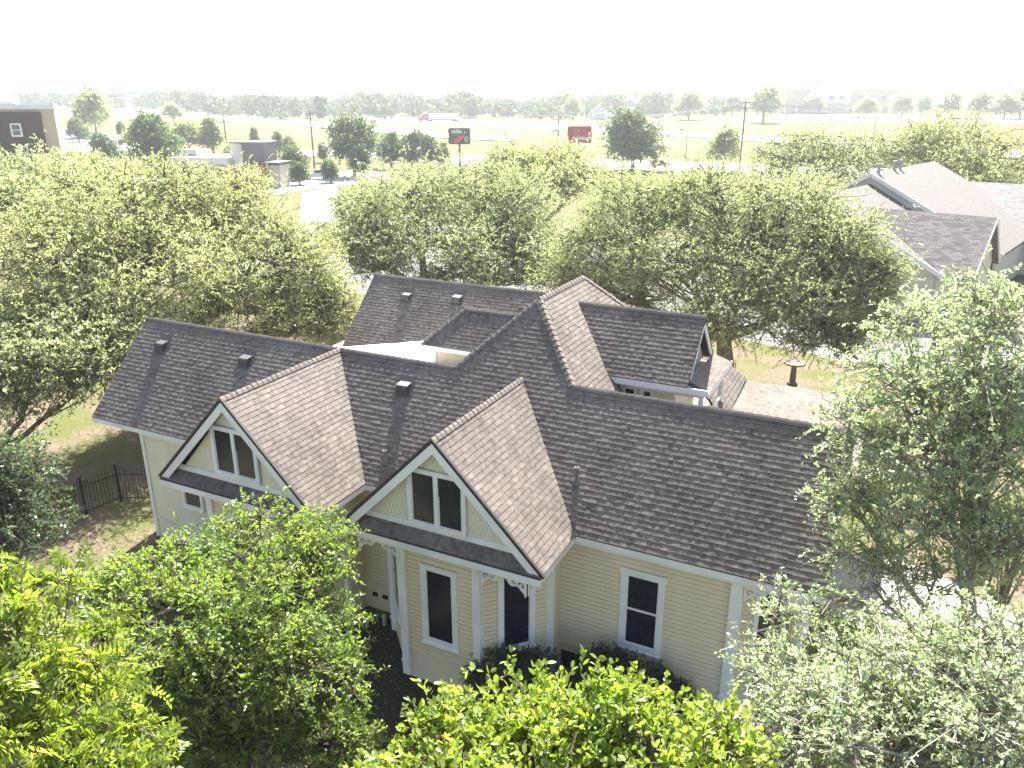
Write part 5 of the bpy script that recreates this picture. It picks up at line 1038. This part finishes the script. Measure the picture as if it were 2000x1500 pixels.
for px, py, h in ((1590, 222, 36), (1760, 228, 40), (1800, 226, 36), (1850, 230, 44), (1910, 232, 46), (1960, 234, 44), (1990, 232, 50), (1260, 224, 40), (1430, 226, 40), (1390, 222, 34)):
    btree(px, py, h, int(px) % 2, 'oak', 'tree in the loose row in front of the woods beyond the highway', 'trees beyond the highway', 1.2)
def woods():
    g = np.random.default_rng(77); PP, DD, NN, LL, TT = [], [], [], [], []
    wob = lambda q: .5 + .5 * math.sin(q * .9 + 1.3) * math.sin(q * .37 + .4) + .25 * math.sin(q * 2.3)
    for i in range(4600):
        bear = g.uniform(-42, 42); r = 450 + 900 * g.random() ** 1.5
        near = 450 + 300 * min(1, max(0, (-bear - 19) / 5)) + 110 * min(1, max(0, (bear - 9) / 7)) + 70 * wob(bear * 1.3)
        r = max(r, near + 160 * g.random())
        if wob(bear * 2.1 + r * .013) < .06 or (16 < bear < 32 and r < 720): continue
        a = R(YAW - bear); x, y = CC[0] - r * math.sin(a), CC[1] + r * math.cos(a); z = hterr(x, y); n = 40 if r < 700 else 24; k = g.uniform(3.0, 6.8); h = g.uniform(6, 12.5) * (.75 + .5 * wob(bear * .8 + r * .006))
        d = nrm(g.normal(size=(n, 3))); d[:, 2] = np.abs(d[:, 2]) * 1.0 - .25; p = np.array([x, y, z + h - k * .8]) + d * np.array([k, k, k * .85]) * g.uniform(.6, 1.05, (n, 1))
        PP.append(p); DD.append(nrm(g.normal(size=(n, 3)))); NN.append(nrm(d + g.normal(0, .5, (n, 3)))); LL.append(g.uniform(1.6, 3.0, n)); TT.append(np.clip(g.normal(.5, .22) + g.normal(0, .12, n), 0, 1))
        PP.append(np.array([[x, y, z]])); DD.append(np.array([[0, 0, 1.]])); NN.append(np.array([[0.3, -1., 0]])); LL.append(np.array([h - k])); TT.append(np.array([0.0]))
    P, D, N = map(np.concatenate, (PP, DD, NN)); L, T = np.concatenate(LL), np.concatenate(TT)
    V, F, T = leaves(P, D, nrm(N), L, L * .8, T); o = quads(V, F, T, 'far_woodland', LM['wood'], None); tag(o, 'hazy green woodland along the horizon', 'woods', kind='stuff')
woods()
# ================================================================== air
mb = MB(); mb.box((CAM[0] - 2500, CAM[1] - 2500, -1.2), (CAM[0] + 2500, CAM[1] + 2500, 52)); hz = mb.build('haze', None); tag(hz, 'pale sunlit haze over the whole place', 'haze', kind='stuff')
hm = bpy.data.materials.new('haze_air'); hm.use_nodes = True; t = hm.node_tree; t.nodes.remove(t.nodes['Principled BSDF'])
pv = t.nodes.new('ShaderNodeVolumePrincipled'); pv.inputs['Color'].default_value = (.92, .965, 1, 1); pv.inputs['Density'].default_value = HAZE; pv.inputs['Anisotropy'].default_value = .45
t.links.new(pv.outputs[0], t.nodes['Material Output'].inputs['Volume']); hz.data.materials.append(hm)
